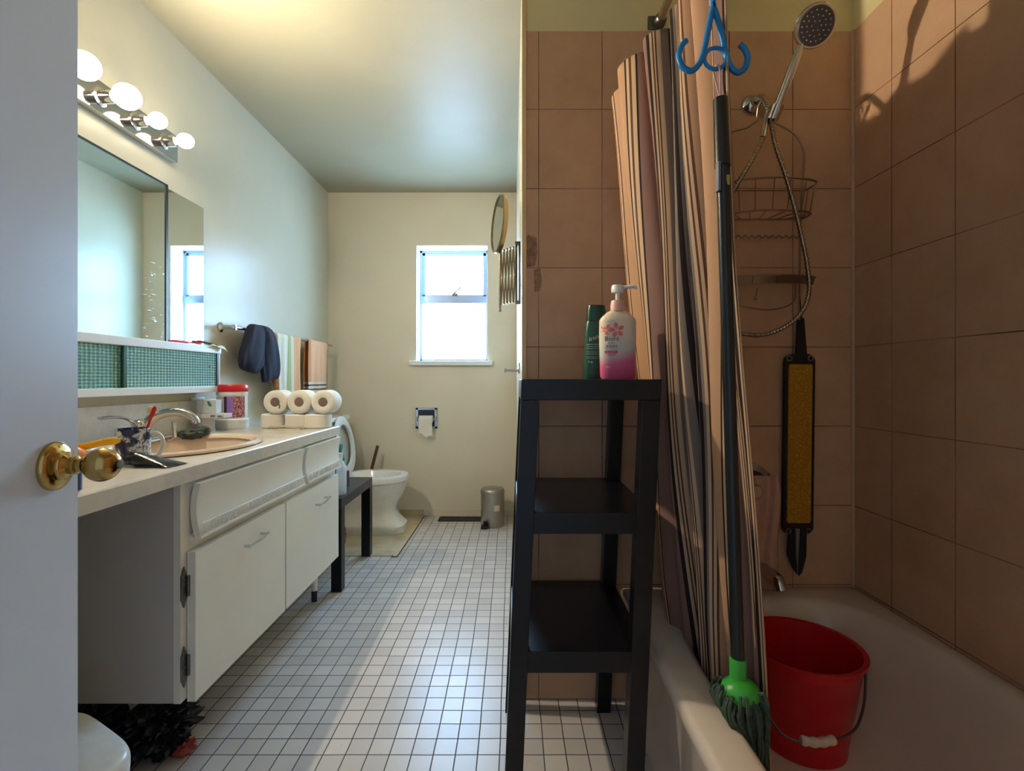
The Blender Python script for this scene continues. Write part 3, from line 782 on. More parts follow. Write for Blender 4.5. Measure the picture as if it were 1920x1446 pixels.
b.build('trigger', M_('teal plastic', (20, 128, 136), .35), sb)
bx = thing('small_box', (-.905, 2.60, TZ), 'small dark box beside the white bottle on the side table', 'box')
MB().box(-.925, -.870, 2.575, 2.64, TZ, TZ+.085, .002).build('carton', M_('dark navy card', (26, 32, 46), .4), bx)
MB().ball((-.876, 2.570, TZ+.018), .012, 2).build('silver_seal', DULL, bx)
# red/dark bottle on the floor under the table
bottle('drain_cleaner', (-1.075, 3.06, .003), [(0, 0), (.04, 0), (.042, .01), (.042, .09), (.03, .12)], M_('dark red plastic', (150, 20, 36), .35), 'dark red bottle with black cap on the floor beside the toilet', [(0, .119), (.031, .119), (.028, .20), (.02, .24), (0, .24)], BLACKP)

# toilet
to = thing('toilet', (-1.0, 3.35, .003), 'white toilet with seat raised standing against the left wall', 'toilet')
def egg(xb, xf, hw, z, e=2.2, n=48):
    cx_, hx = (xb+xf)/2, (xf-xb)/2; r = []
    for k in range(n):
        a = 2*pi*k/n; c, s_ = cos(a), sin(a)
        q = 1/((abs(c)**e+abs(s_)**e)**(1/e))
        r.append((cx_+hx*c*q, 3.35+hw*s_*q*(1-.10*c), z+.003))
    return r
b = MB()
b.rings([egg(-1.20, -.722, .128, 0, 5), egg(-1.20, -.722, .128, .045, 5), egg(-1.19, -.738, .120, .06, 4.5), egg(-1.19, -.772, .106, .10, 4), egg(-1.19, -.785, .108, .15, 3.5),
         egg(-1.18, -.765, .126, .20, 3), egg(-1.17, -.735, .152, .26, 2.6), egg(-1.16, -.718, .172, .31, 2.4), egg(-1.16, -.712, .180, .335, 2.3), egg(-1.16, -.704, .190, .340, 2.3), egg(-1.16, -.702, .192, .365, 2.3), egg(-1.158, -.708, .186, .376, 2.3),
         egg(-1.125, -.755, .140, .376, 2.2), egg(-1.12, -.762, .134, .368, 2.2), egg(-1.10, -.79, .115, .30, 2.1), egg(-1.06, -.84, .07, .20, 2), egg(-1.02, -.9, .03, .15, 2)], True, True)
b.build('bowl', CERAM, to)
b = MB(); b.box(-1.372, -1.185, 3.13, 3.57, .36, .735, .02, 3); b.box(-1.30, -1.15, 3.23, 3.47, .003, .375, .02); tk = b.build('tank', CERAM, to)
MB().box(-1.376, -1.175, 3.12, 3.58, .735, .768, .008).build('tank_lid', CERAM, to)
def seat_ring(xoff, hw, hz, solid_):
    o, i_ = [], []
    for k in range(56):
        a = 2*pi*k/56; c, s_ = cos(a), sin(a)
        o.append((3.35+hw*c*(1-.08*s_), .575+hz*s_)); i_.append((3.35+(hw-.055)*c, .575+(hz-.055)*s_))
    def pl(l, x): return [(x-.055*((z-.385)/.38), y, z) for y, z in l]
    m = MB()
    if solid_: m.rings([pl(o, xoff), pl(o, xoff+.012), ], True, True)
    else: m.rings([pl(o, xoff), pl(o, xoff+.014), pl([(y*.9+3.35*.1, z*.9+.0575) for y, z in o], xoff+.02), pl(i_, xoff+.016), pl(i_, xoff), pl(o, xoff)])
    return m
seat_ring(-1.115, .185, .195, False).build('seat', WHITEP, to)
seat_ring(-1.145, .180, .190, True).build('seat_lid', M_('grey white plastic', (186, 184, 172), .4), to)
for y in (3.28, 3.42): MB().cyl((-1.125, y-.02, .388), (-1.125, y+.02, .388), .011, n=12).build('seat_hinge', WHITEP, to)
MB().lathe([(.012, 0), (.012, .01), (.007, .018), (0, .019)], 14, Matrix.Translation((-1.09, 3.223, .006))).build('bolt_cap', M_('dark cap', (30, 26, 24), .5), to)

# plunger behind the toilet
pl0, pl1 = Vector((-1.10, 3.62, .09)), P(708, 836, 3.58)
pg = thing('plunger', (-1.10, 3.62, .003), 'wooden handled plunger leaning behind the toilet', 'plunger')
MB().tube([pl0, pl1], .0115, 14).build('handle', M_('dark brown wood', (96, 60, 32), .5, 0, .25, 18), pg)
MB().lathe([(.058, 0), (.055, .03), (.035, .06), (.016, .075), (.016, .10), (0, .1)], 24, Matrix.Translation((-1.10, 3.62, .003))).build('cup', M_('dark rubber', (50, 26, 22), .6), pg)

# recessed paper holder with roll
HX, HZ = (800-960)*YB/F, EYE+(HOR-784)*YB/F
ph = thing('paper_holder', (HX, YB, HZ), 'chrome recessed toilet paper holder in the back wall', 'paper holder')
b = MB()
b.box(HX-.082, HX-.060, YB-.012, YB, HZ-.078, HZ+.078, .003); b.box(HX+.060, HX+.082, YB-.012, YB, HZ-.078, HZ+.078, .003)
b.box(HX-.082, HX+.082, YB-.012, YB, HZ+.060, HZ+.078, .003); b.box(HX-.082, HX+.082, YB-.012, YB, HZ-.078, HZ-.060, .003)
b.build('holder_frame', CHROME, ph)
b = MB(); b.box(HX-.062, HX+.062, YB-.003, YB-.001, HZ-.062, HZ+.062); b.build('recess', M_('dark chrome recess', (70, 68, 72), .25, .8), ph)
b = MB(); b.cyl((HX-.075, YB-.03, HZ-.005), (HX+.075, YB-.03, HZ-.005), .008, n=12)
for s_ in (-1, 1): b.box(HX+s_*.070-.006, HX+s_*.070+.006, YB-.036, YB-.004, HZ-.022, HZ+.012, .003)
b.build('roller', CHROME, ph)
pr_ = thing('toilet_roll', (HX, YB-.03, HZ-.04), 'part-used toilet roll hanging in the chrome holder on the back wall', 'toilet roll')
b = MB().lathe([(.0085, -.05), (.024, -.05), (.026, -.048), (.026, .048), (.024, .05), (.0085, .05)], 28, frame((HX, YB-.03, HZ-.005), (1, 0, 0))); b.build('paper', PAPER, pr_)
def sheet(u, v):
    x = HX-.05+.1*u; z = HZ+.005-(.125+.02*u-.012*sin(u*9))*v
    return (x, YB-.0575-.004*sin(v*5+u*2), z)
MB().grid(sheet, 14, 12).build('loose_sheet', PAPER, pr_, solid=.0012)

# floor register
b = MB(); vx0, vx1, vy0, vy1 = -.535, -.205, 3.545, 3.655
fr = thing('floor_vent', (-.37, 3.6, 0), 'black metal floor register below the window', 'vent')
b.box(vx0, vx1, vy0, vy0+.014, 0, .006, .001); b.box(vx0, vx1, vy1-.014, vy1, 0, .006, .001); b.box(vx0, vx0+.016, vy0, vy1, 0, .006, .001); b.box(vx1-.016, vx1, vy0, vy1, 0, .006, .001); b.box(-.378, -.362, vy0, vy1, 0, .006, .001)
VB = M_('black painted metal', (30, 26, 24), .5)
b.build('register_frame', VB, fr)
b = MB()
for i in range(22):
    x = vx0+.02+i*(vx1-vx0-.04)/21
    b.box(x-.0035, x+.0035, vy0+.01, vy1-.01, .0005, .004)
b.box(vx0+.01, vx1-.01, vy0+.01, vy1-.01, 0, .0008)
b.build('louvres', VB, fr)
# pedal bin
PBX, PBY = -.137, 3.465
pb = thing('pedal_bin', (PBX, PBY, 0), 'small stainless steel pedal bin on the floor near the partition', 'bin')
Mx = Matrix.Translation((PBX, PBY, 0))
MB().lathe([(0, 0), (.080, 0), (.082, .004), (.082, .222), (.080, .224), (0, .224)], 40, Mx).build('bin_body', STEEL, pb)
MB().lathe([(.083, .222), (.084, .226), (.084, .246), (.078, .256), (.05, .264), (0, .267)], 40, Mx).build('lid', STEEL, pb)
b = MB(); b.box(PBX-.075, PBX-.028, PBY-.115, PBY-.06, .006, .02, .004); b.box(PBX-.06, PBX-.04, PBY-.09, PBY-.05, .012, .04, .003); b.build('pedal', BLACKP, pb)
b = MB().rings([[(PBX+.0828*cos(a), PBY+.0828*sin(a), z) for a in [radians(-80+28*i/8) for i in range(9)]] for z in (.115, .155)], closed=False); b.build('sticker', M_('cream paper sticker', (220, 208, 190), .6), pb)

# extending shaving mirror on the partition
mx = thing('shaving_mirror', (XP, 2.0, 1.35), 'round brass extending shaving mirror on the partition wall', 'mirror')
AM = metal('aged brass', (150, 126, 92), .25)
MY = 2.0
b = MB(); b.box(XP-.008, XP, MY-.018, MY+.018, 1.33, 1.575, .002); b.cyl((XP-.016, MY, 1.335), (XP-.016, MY, 1.57), .004, n=8); b.box(XP-.022, XP, MY-.012, MY+.012, 1.565, 1.578, .002); b.box(XP-.022, XP, MY-.012, MY+.012, 1.327, 1.340, .002)
b.build('wall_bracket', DULL, mx)
b = MB(); xs = [XP-.016-.0125*i for i in range(6)]
for i in range(5):
    x0, x1 = xs[i], xs[i+1]; e = .004*i
    for (za, zb_, dy) in ((1.555-e, 1.335-e*.5, -.004), (1.335-e*.5, 1.555-e, .004)):
        b.tube([(x0, MY+dy, za), (x1, MY+dy, zb_)], .0032, 6)
    b.cyl((x1, MY-.008, 1.555-e), (x1, MY+.008, 1.555-e), .0045, n=8); b.cyl((x1, MY-.008, 1.335-e*.5), (x1, MY+.008, 1.335-e*.5), .0045, n=8)
    b.cyl(((x0+x1)/2, MY-.008, 1.445-e*.7), ((x0+x1)/2, MY+.008, 1.445-e*.7), .004, n=8)
b.cyl((xs[-1]-.004, MY, 1.30), (xs[-1]-.004, MY, 1.545), .005, n=10); b.ball((xs[-1]-.004, MY, 1.30), .006, 2)
b.build('scissor_arm', AM, mx)
mcx = P(936, 421, MY); mdir = Vector((-.965, -.25, .05))
b = MB(); b.cyl((xs[-1]-.004, MY, 1.54), (mcx.x, MY, mcx.z-.112), .0045, n=8); b.ball((xs[-1]-.004, MY, 1.55), .009, 2); b.build('stem', AM, mx)
Mx = frame(mcx, mdir)
MB().lathe([(.108, -.010), (.114, -.010), (.116, 0), (.114, .010), (.108, .010), (.108, -.010)], 48, Mx).build('mirror_rim', AM, mx)
MB().lathe([(0, -.006), (.1085, -.006), (.1085, .006), (0, .006)], 48, Mx).build('glass', MIR, mx)
# robe hook / peg
q = P(957, 695, 2.1)
hk = thing('robe_hook', (XP, 2.1, q.z), 'small chrome peg hook on the partition wall', 'hook')
MB().lathe([(.016, 0), (.016, .004), (.006, .010), (.006, .055), (.009, .058), (.009, .066), (0, .068)], 18, frame((XP, 2.1, q.z), (-1, 0, 0))).build('peg', CHROME, hk)
MB().box(XP-.005, XP, 2.085, 2.115, q.z-.01, q.z+.035, .002).build('hook_plate', CHROME, hk)

# ================================================================== BATH RECESS
# tub
TX0, TX1, TYA, TYB, TRZ = .345, 1.086, .03, 1.570, .364
tcx, tcy = .735, .80
ta = sorted([2*pi*k/160 for k in range(160)] + [atan2(yy-tcy, xx-tcx) % (2*pi) for xx in (TX0, TX1) for yy in (TYA, TYB)])
def rrect(ins, z):
    r = []
    for a in ta:
        c, s_ = cos(a), sin(a); q = 1e9
        if c > 1e-9: q = min(q, (TX1-ins-tcx)/c)
        if c < -1e-9: q = min(q, (TX0+ins-tcx)/c)
        if s_ > 1e-9: q = min(q, (TYB-ins-tcy)/s_)
        if s_ < -1e-9: q = min(q, (TYA+ins-tcy)/s_)
        r.append((tcx+c*q, tcy+s_*q, z))
    return r
def rsup(hx, hy, z, e):
    r = []
    for a in ta:
        c, s_ = cos(a), sin(a); q = 1/((abs(c/hx)**e+abs(s_/hy)**e)**(1/e)); r.append((tcx+c*q, tcy+s_*q, z))
    return r
b = MB()
hx, hy = .305, .690
b.rings([rrect(.022, 0), rrect(.022, .30), rrect(.004, .318), rrect(0, .326), rrect(0, .350), rrect(.004, .360), rrect(.012, TRZ), rsup(hx+.012, hy+.012, TRZ, 4.2), rsup(hx+.003, hy+.003, .361, 4.2), rsup(hx-.008, hy-.01, .348, 4.2), rsup(hx-.02, hy-.03, .30, 4), rsup(hx-.05, hy-.07, .17, 3.6), rsup(hx-.075, hy-.11, .11, 3.4), rsup(hx-.12, hy-.17, .085, 3.2), rsup(.05, .2, .078, 2.4), rsup(.01, .05, .077, 2)], False, True)
tubt = thing('bathtub', (tcx, tcy, 0), 'white enamelled bathtub in the tiled recess', 'bathtub')
b.build('tub_shell', TUBM, tubt, smooth=50)
# shelf tower, leaning slightly towards the tub
SHR = .043
sh = thing('shelf_tower', (.14, 1.35, 0), 'black three-tier shelf tower leaning toward the bathtub', 'shelf')
AX0, AX1, AY0, AY1 = -.021, .302, 1.14, 1.55
def shear(m): return m.xf(lambda c: (c.x+SHR*c.z, c.y, c.z))
for x in (AX0, AX1-.042):
    for y in (AY0, AY1-.042):
        shear(MB().box(x, x+.042, y, y+.042, 0, .972, .0015)).build('leg', BLACKW, sh)
shear(MB().box(AX0-.001, AX1+.001, AY0-.001, AY1+.001, .972, 1.021, .0025)).build('top_board', BLACKW, sh)
for z in (.712, .390):
    shear(MB().box(AX0+.002, AX1-.002, AY0+.002, AY1-.002, z-.050, z, .002)).build('shelf_board', BLACKW, sh)

# lotion bottle
TOPZ = 1.0215
lt = Vector((.278, 1.30, TOPZ))
lo = thing('lotion_bottle', lt, 'white and pink pump lotion bottle on top of the black shelf tower', 'bottle')
t = NT('white to pink printed plastic'); x, y, z = t.xyz(t.coord())
ph_ = t.math('ADD', z, t.math('MULTIPLY', x, -.25))
t.base(t.ramp(t.math('DIVIDE', ph_, .2), [(.0, _lin((226, 96, 140))), (.22, _lin((232, 116, 156))), (.36, _lin((204, 206, 200))), (.5, _lin((226, 216, 200))), (.8, _lin((238, 220, 192)))]), .35)
MB().lathe([(0, 0), (.040, 0), (.045, .006), (.047, .06), (.048, .12), (.0475, .150), (.0475, .154), (.044, .160), (.030, .174), (.019, .180), (0, .180)], 48, Matrix.Translation(lt), 1, .62, 2.5).build('bottle_body', t.m, lo)
MB().lathe([(.0185, .178), (.0185, .196), (.016, .206), (.010, .208), (.0, .208)], 28, Matrix.Translation(lt)).build('collar', M_('pale pink plastic', (232, 178, 160), .4), lo)
b = MB(); b.cyl(lt+Vector((0, 0, .205)), lt+Vector((0, 0, .228)), .0055, n=14); b.lathe([(.006, .226), (.016, .228), (.017, .240), (.014, .247), (0, .249)], 24, Matrix.Translation(lt)); b.tube(crom([lt+Vector((.01, 0, .241)), lt+Vector((.03, -.002, .243)), lt+Vector((.044, -.004, .2435)), lt+Vector((.047, -.004, .236))], 5), .0048, 10)
b.build('pump', WHITEP, lo)
FLY = .62*.0475
def on_lotion(x, z, off=.0006):
    """front surface of the bottle"""
    xx = max(-.046, min(.046, x)); q = (1-(abs(xx)/.0478)**2.5)**(1/2.5)
    return lt+Vector((xx, -FLY*q-off, z))
def decal(name, mat_, parts):
    m = MB()
    for fn in parts: fn(m)
    m.build(name, mat_, lo, weld=False, smooth=0)
FL = M_('coral flower print', (236, 120, 116), .4, 0, .2, 90)
def petals(cx, cz, r, n, rot):
    def f(m):
        for i in range(n):
            a = rot+2*pi*i/n; pts = []
            for (u, v) in ((.1, 0), (.45, .26), (.8, .24), (1, .0), (.8, -.24), (.45, -.26)):
                pts.append(on_lotion(cx+r*(u*cos(a)-v*sin(a)), cz+r*(u*sin(a)+v*cos(a)), .0007))
            m.face(pts)
    return f
decal('flower_print', FL, [petals(-.008, .126, .021, 5, .5), petals(-.034, .127, .016, 5, 1.1)])
INK = M_('dark grey ink', (70, 60, 60), .5)
def txt(s_, size, cx, cz): return lambda m: add_text(m, s_, size, lambda u, v: on_lotion(cx+u, cz+v, .0008))
decal('lettering', INK, [txt('Bior\u00e9', .0165, -.020, .099), txt('\u30d3\u30aa\u30ec', .0065, -.021, .0905), txt('\u9ad8\u4fdd\u6fd5\u6d74', .0075, -.021, .082), txt('\u30dc\u30c7\u30a3\u30a6\u30a9\u30c3\u30b7\u30e5', .0042, -.021, .077), txt('\u808c\u3092\u6d17\u3046', .005, -.019, .060)])
def plate(x0, x1, z0, z1):
    def f(m):
        n = 6
        for i in range(n):
            a, c = x0+(x1-x0)*i/n, x0+(x1-x0)*(i+1)/n
            m.face([on_lotion(a, z0), on_lotion(c, z0), on_lotion(c, z1), on_lotion(a, z1)])
    return f
decal('pink_label_band', M_('deep pink print', (222, 70, 110), .4), [plate(-.038, -.006, .066, .0735)])
decal('band_lettering', WHITEP, [txt('\u3057\u3063\u3068\u308a', .0055, -.022, .0675), ])
decal('volume_lettering', WHITEP, [txt('480ml', .005, -.03, .030)])

# shampoo bottle
sp0 = Vector((.243, 1.425, TOPZ))
sm = thing('shampoo_bottle', sp0, 'dark green shampoo bottle behind the pump lotion bottle', 'bottle')
GRN = M_('dark green plastic', (26, 74, 54), .3)
MB().lathe([(0, 0), (.036, 0), (.037, .004), (.037, .03), (.034, .06), (.034, .13), (.033, .150), (.029, .166), (.0, .168)], 40, Matrix.Translation(sp0), 1, .7, 2.6).build('bottle_body', GRN, sm)
MB().lathe([(0, .166), (.0285, .167), (.027, .200), (.024, .212), (0, .214)], 36, Matrix.Translation(sp0), 1, .75, 2.6).build('cap', M_('deep green cap', (16, 66, 50), .25), sm)
def on_sh(x, z): 
    q = (1-(min(abs(x), .0335)/.034)**2.6)**(1/2.6); return sp0+Vector((x, -.7*.0345*q-.0008, z))
b = MB()
for i, (x0, x1, z0, z1) in enumerate([(-.030, .015, .098, .100), (-.030, .012, .092, .0935), (-.030, .016, .086, .0875), (-.030, .010, .078, .079), (-.030, .014, .074, .075), (-.030, .008, .070, .071), (-.030, .012, .063, .064), (-.030, .010, .059, .060), (-.027, -.022, .046, .051), (-.019, -.014, .046, .051)]):
    n = 6
    for k in range(n):
        a, c = x0+(x1-x0)*k/n, x0+(x1-x0)*(k+1)/n; b.face([on_sh(a, z0), on_sh(c, z0), on_sh(c, z1), on_sh(a, z1)])
b.build('back_print', M_('pale green print', (150, 170, 158), .5), sm, weld=False, smooth=0)
b = MB(); add_text(b, 'Irish', .016, lambda u, v: on_sh(-.010+u, .112+v+.35*u)); b.build('script_lettering', M_('cream lettering', (214, 214, 204), .5), sm, weld=False, smooth=0)
b = MB()
for k in range(6):
    a, c = -.031+.026*k/6, -.031+.026*(k+1)/6; b.face([on_sh(a, .018), on_sh(c, .018), on_sh(c, .038), on_sh(a, .038)])
bc = b.build('barcode_panel', M_('cream print panel', (196, 196, 184), .5), sm, weld=False, smooth=0)
b = MB(); x = -.029
while x < -.008:
    w = random.choice((.0006, .0009, .0014)); b.face([on_sh(x, .021)+Vector((0, -.0004, 0)), on_sh(x+w, .021)+Vector((0, -.0004, 0)), on_sh(x+w, .036)+Vector((0, -.0004, 0)), on_sh(x, .036)+Vector((0, -.0004, 0))]); x += w+random.choice((.0008, .0012))
b.build('barcode_bars', INK, bc, weld=False, smooth=0)

# curtain rod
RX, RZ_ = .468, 2.155
rd = thing('curtain_rod', (RX, .8, RZ_), 'chrome shower curtain rod running along the bathtub', 'rod')
MB().cyl((RX, -.019, RZ_), (RX, YA, RZ_), .0125, n=18).build('rod', CHROME, rd)
b = MB(); b.box(RX-.036, RX+.012, YA-.006, YA, RZ_-.022, RZ_+.022, .004); b.lathe([(.02, 0), (.018, .022), (.0135, .028)], 20, frame((RX, YA-.004, RZ_), (0, -1, 0))); b.build('flange', DULL, rd)
MB().lathe([(.024, 0), (.02, .022), (.0135, .028)], 20, frame((RX, -.02, RZ_), (0, 1, 0))).build('flange', DULL, rd)

# shower curtain
def lerp_path(tbl, s_):
    for (a, pa), (c, pc) in zip(tbl[:-1], tbl[1:]):
        if s_ <= c:
            q = (s_-a)/(c-a); q = q*q*(3-2*q)*.5+q*.5
            return Vector(pa).lerp(Vector(pc), q)
    return Vector(tbl[-1][1])
TOPP = [(0, (.336, 1.566, 1.872)), (.15, (.330, 1.44, 1.885)), (.3, (.348, 1.32, 1.895)), (.45, (.392, 1.25, 1.905)), (.6, (.425, 1.20, 1.94)), (.75, (.440, 1.14, 2.03)), (1, (.430, 1.058, 2.13))]
BOTP = [(0, (.488, 1.566, .374)), (.10, (.482, 1.47, .36)), (.16, (.480, 1.42, .22)), (.3, (.478, 1.29, .15)), (.7, (.485, 1.08, .15)), (1, (.505, .955, .15))]
NP = 7.0
random.seed(11)
pa = [random.uniform(.55, 1.25) for _ in range(12)]
CL = 2.1        # cloth width gathered
def curt(u, v):
    # fold phase wanders slightly down the cloth
    ph1 = u*NP+.10*sin(v*3+u*9)
    i = int(ph1) % 12; fr_ = ph1-int(ph1)
    amp = (pa[i]*(1-fr_)+pa[(i+1) % 12]*fr_)
    w = sin(2*pi*ph1); w2 = sin(4*pi*ph1+.6+1.2*v)
    p = lerp_path(TOPP, u).lerp(lerp_path(BOTP, u), v**.92)
    d = lerp_path(TOPP, min(1, u+.02))-lerp_path(TOPP, max(0, u-.02)); d.z = 0; d.normalize()
    nrm = Vector((-d.y, d.x, 0))
    A = (.034-.008*v)*amp*(1 if u < .93 else max(.1, (1-u)/.07))
    if v > .8: A *= 1-.35*(v-.8)/.2
    p += nrm*(A*w+.006*w2) + d*(.014*amp*cos(4*pi*ph1))
    if v < .25:     # hem droops between the hooks
        p.z -= (.022*(1-cos(2*pi*(ph1)))*.5)*(1-v/.25)
    p.x += .006*sin(v*9+u*14)
    p.y = min(p.y, 1.5685)
    return p
NU, NV = 420, 70
b = MB().grid(curt, NU, NV)
t = NT('striped curtain cloth'); uv = t.new('ShaderNodeUVMap'); uv.uv_map = 'cloth'
sx_ = t.xyz(uv.outputs[0])
f = t.math('FRACT', t.math('MULTIPLY', sx_[0], 8.6))
TAN, CRM, BRN, DKB, MAU, GRY = _lin((184, 141, 107)), _lin((204, 168, 132)), _lin((96, 58, 42)), _lin((42, 26, 24)), _lin((140, 104, 92)), _lin((128, 112, 100))
c = t.ramp(f, [(0, TAN), (.20, DKB), (.22, CRM), (.25, BRN), (.27, CRM), (.31, DKB), (.33, MAU), (.50, DKB), (.54, CRM), (.57, BRN), (.585, CRM), (.60, BRN), (.615, CRM), (.66, GRY), (.74, DKB), (.80, GRY), (.83, CRM), (.86, BRN), (.88, CRM), (.91, BRN), (.93, TAN)], 'CONSTANT')
t.base(c, .7, 0, .25); t.bump(t.noise(500, 2, .5, t.coord()), .2, .001)
co_ = tag(b.build('shower_curtain', t.m, smooth=180, weld=False), 'brown and cream striped shower curtain bunched beside the bathtub', 'curtain')
me = co_.data; ul = me.uv_layers.new(name='cloth')
for poly in me.polygons:
    for li in poly.loop_indices:
        vi = me.loops[li].vertex_index; ul.data[li].uv = ((vi % (NU+1))/NU, (vi//(NU+1))/NV)
co_.modifiers.new('thickness', 'SOLIDIFY').thickness = .0016
# curtain rings
g0 = None
for i, y in enumerate((1.20, 1.155, 1.115, 1.075, 1.045)):
    if g0 is None:
        b = MB().tube([(RX+.026*sin(a*2*pi/24), y+.004*cos(a*2*pi/24), RZ_-.012+.028*cos(a*2*pi/24)) for a in range(24)], .0022, 6, True)
        g0 = tag(b.build('curtain_ring', WHITEP), 'white plastic curtain ring on the shower rod', 'ring', 'curtain rings')
        gl = g0.location.copy()
    else:
        c = g0.copy(); COL.objects.link(c); c.location = (gl.x, gl.y+y-1.20, gl.z)

# blue double hook on the rod and the mop hanging from it
HY = 1.028
bh = thing('towel_hook', P(1338, 0, HY), 'blue plastic double hook hanging from the shower rod', 'hook')
K = lambda x, y: P(x, y, HY)
b = MB()
b.tube(crom([K(1338, 8), K(1330, 45), K(1321, 90), K(1312, 118), K(1296, 133), K(1279, 124), K(1273, 104), K(1279, 85), K(1287, 76)], 7), .0062, 10, flat=(1, 1))
b.tube(crom([K(1336, 8), K(1350, 50), K(1360, 95), K(1368, 122), K(1383, 136), K(1398, 126), K(1402, 108), K(1396, 92), K(1387, 83)], 7), .0062, 10)
b.build('hook_arms', BLUE, bh)
b = MB(); b.tube([K(1341+20*cos(a*2*pi/28), 110+20*sin(a*2*pi/28)) for a in range(28)], .0042, 8, True); b.build('ring', BLUE, bh)
b = MB(); c_ = K(1337, 6); b.tube(crom([c_, c_+Vector((0, 0, .06)), Vector((RX-.045, HY, RZ_-.10)), Vector((RX-.034, HY, RZ_-.02)), Vector((RX-.02, HY, RZ_+.017)), Vector((RX+.004, HY, RZ_+.021)), Vector((RX+.022, HY, RZ_+.004))], 6), .0055, 10); b.build('hanger_neck', BLUE, bh)

mt, mb_ = P(1351, 193, 1.02), P(1384, 1245, .965)
mb_.x = .442
mo = thing('mop', mb_-Vector((0, 0, .3)), 'black handled string mop with green head hanging against the striped curtain', 'mop')
ax = (mb_-mt).normalized()
POLE = M_('black mop pole', (16, 20, 22), .3)
MB().tube([mt, mt+ax*.08, mt+ax*.085, mb_], [.0135, .0135, .0125, .0125], 18).build('pole', POLE, mo)
pc_ = MB().tube([mt-ax*.012, mt-ax*.008, mt+ax*.135], [.008, .0145, .0155], 18).build('grip_cap', BLACKP, mo)
b = MB().tube(crom([mt-ax*.01, K(1348, 160)+Vector((0, -.006, 0)), K(1345, 128)+Vector((0, -.008, 0)), K(1341, 126)+Vector((0, .008, 0)), K(1347, 165)+Vector((0, .004, 0)), mt-ax*.008], 6), .0018, 6); b.build('hanging_cord', M_('pink cord', (196, 160, 150), .6), mo)
q = mt+ax*.16; MB().box(q.x-.0165, q.x-.010, q.y-.0165, q.y-.0, q.z-.03, q.z+.03, .002).build('grey_tag', M_('grey sticker', (120, 118, 124), .5), mo)
q = mt+ax*.165; MB().box(q.x+.002, q.x+.009, q.y-.0125, q.y-.0105, q.z-.012, q.z+.008).build('sticker', M_('yellow green sticker', (150, 160, 60), .5), mo)
MB().lathe([(.015, 0), (.016, -.005), (.015, -.05), (.0, -.05)], 20, Matrix.Translation(mb_+Vector((0, 0, .012)))).build('socket', GREEN, mo)
gz = mb_.z-.052
MB().lathe([(0, .028), (.017, .026), (.033, .014), (.037, .002), (.034, -.008), (0, -.010)], 28, Matrix.Translation((mb_.x+.002, mb_.y-.006, gz))).build('head_cap', GREEN, mo)
b = MB(); random.seed(5)
for i in range(95):
    a = random.uniform(0, 2*pi); r0_ = random.uniform(.010, .034); c0 = Vector((mb_.x, mb_.y, gz))
    dx, dy = cos(a), sin(a)
    out = random.uniform(.035, .058)
    L = random.uniform(.20, .28)
    pts = [c0+Vector((dx*r0_*.6, dy*r0_*.6, -.014)), c0+Vector((dx*(out*.85), dy*(out*.85), -.012+.026*random.random()**2)), c0+Vector((dx*out, dy*out, -.03))]
    for k in range(1, 5):
        s_ = k/4; w = out*(1-.35*s_)
        pts.append(c0+Vector((dx*w+.012*s_+random.uniform(-.005, .005), dy*w+random.uniform(-.005, .005), -.03-L*s_)))
    pts = [Vector((max(p.x, .452 if p.z < .375 else .405), p.y, p.z)) for p in pts]
    cr = crom(pts, 5)
    b.tube(cr, [.0034+.0008*sin(j*1.9) for j in range(len(cr))], 6)
ms = b.build('mop_strings', M_('dark green grey yarn', (70, 84, 66), .9, 0, .35, 90, .6, 300), mo); ms['kind'] = 'stuff'

# bucket
BC = Vector((.753, 1.285, .080)); BH = .255
bk = thing('bucket', BC, 'red plastic bucket with wire handle standing in the bathtub', 'bucket')
Mx = Matrix.Translation(BC)
MB().lathe([(0, .004), (.098, 0), (.102, .004), (.104, .03), (.134, BH-.03), (.136, BH-.028), (.137, BH-.012), (.145, BH-.010), (.146, BH-.001), (.142, BH), (.134, BH-.003), (.130, BH-.03), (.100, .03), (.096, .008), (0, .008)], 56, Mx).build('bucket_body', RED, bk)
ears = [BC+Vector((s_*.143, -.02*s_, BH-.022)) for s_ in (1, -1)]
for e in ears: MB().ball(e, .014, 2, (.7, 1, 1.2)).build('handle_lug', RED, bk)
e0, e1 = ears
hp = [e0+Vector((.006, 0, 0)), Vector((.885, 1.235, .27)), Vector((.850, 1.195, .220)), Vector((.79, 1.150, .196)), Vector((.702, 1.13, .189)), Vector((.63, 1.145, .196)), Vector((.602, 1.20, .25)), e1-Vector((.004, 0, 0))]
hnd = MB().tube(crom(hp, 8), .003, 8).build('wire_handle', DULL, bk)
b = MB(); gp = crom([Vector((.742, 1.136, .191)), Vector((.702, 1.13, .189)), Vector((.664, 1.134, .191))], 8)
b.tube(gp, [.009+.0025*abs(sin(i*pi/4)) for i in range(len(gp))], 12); b.build('grip', M_('cream plastic grip', (222, 206, 186), .4), hnd)

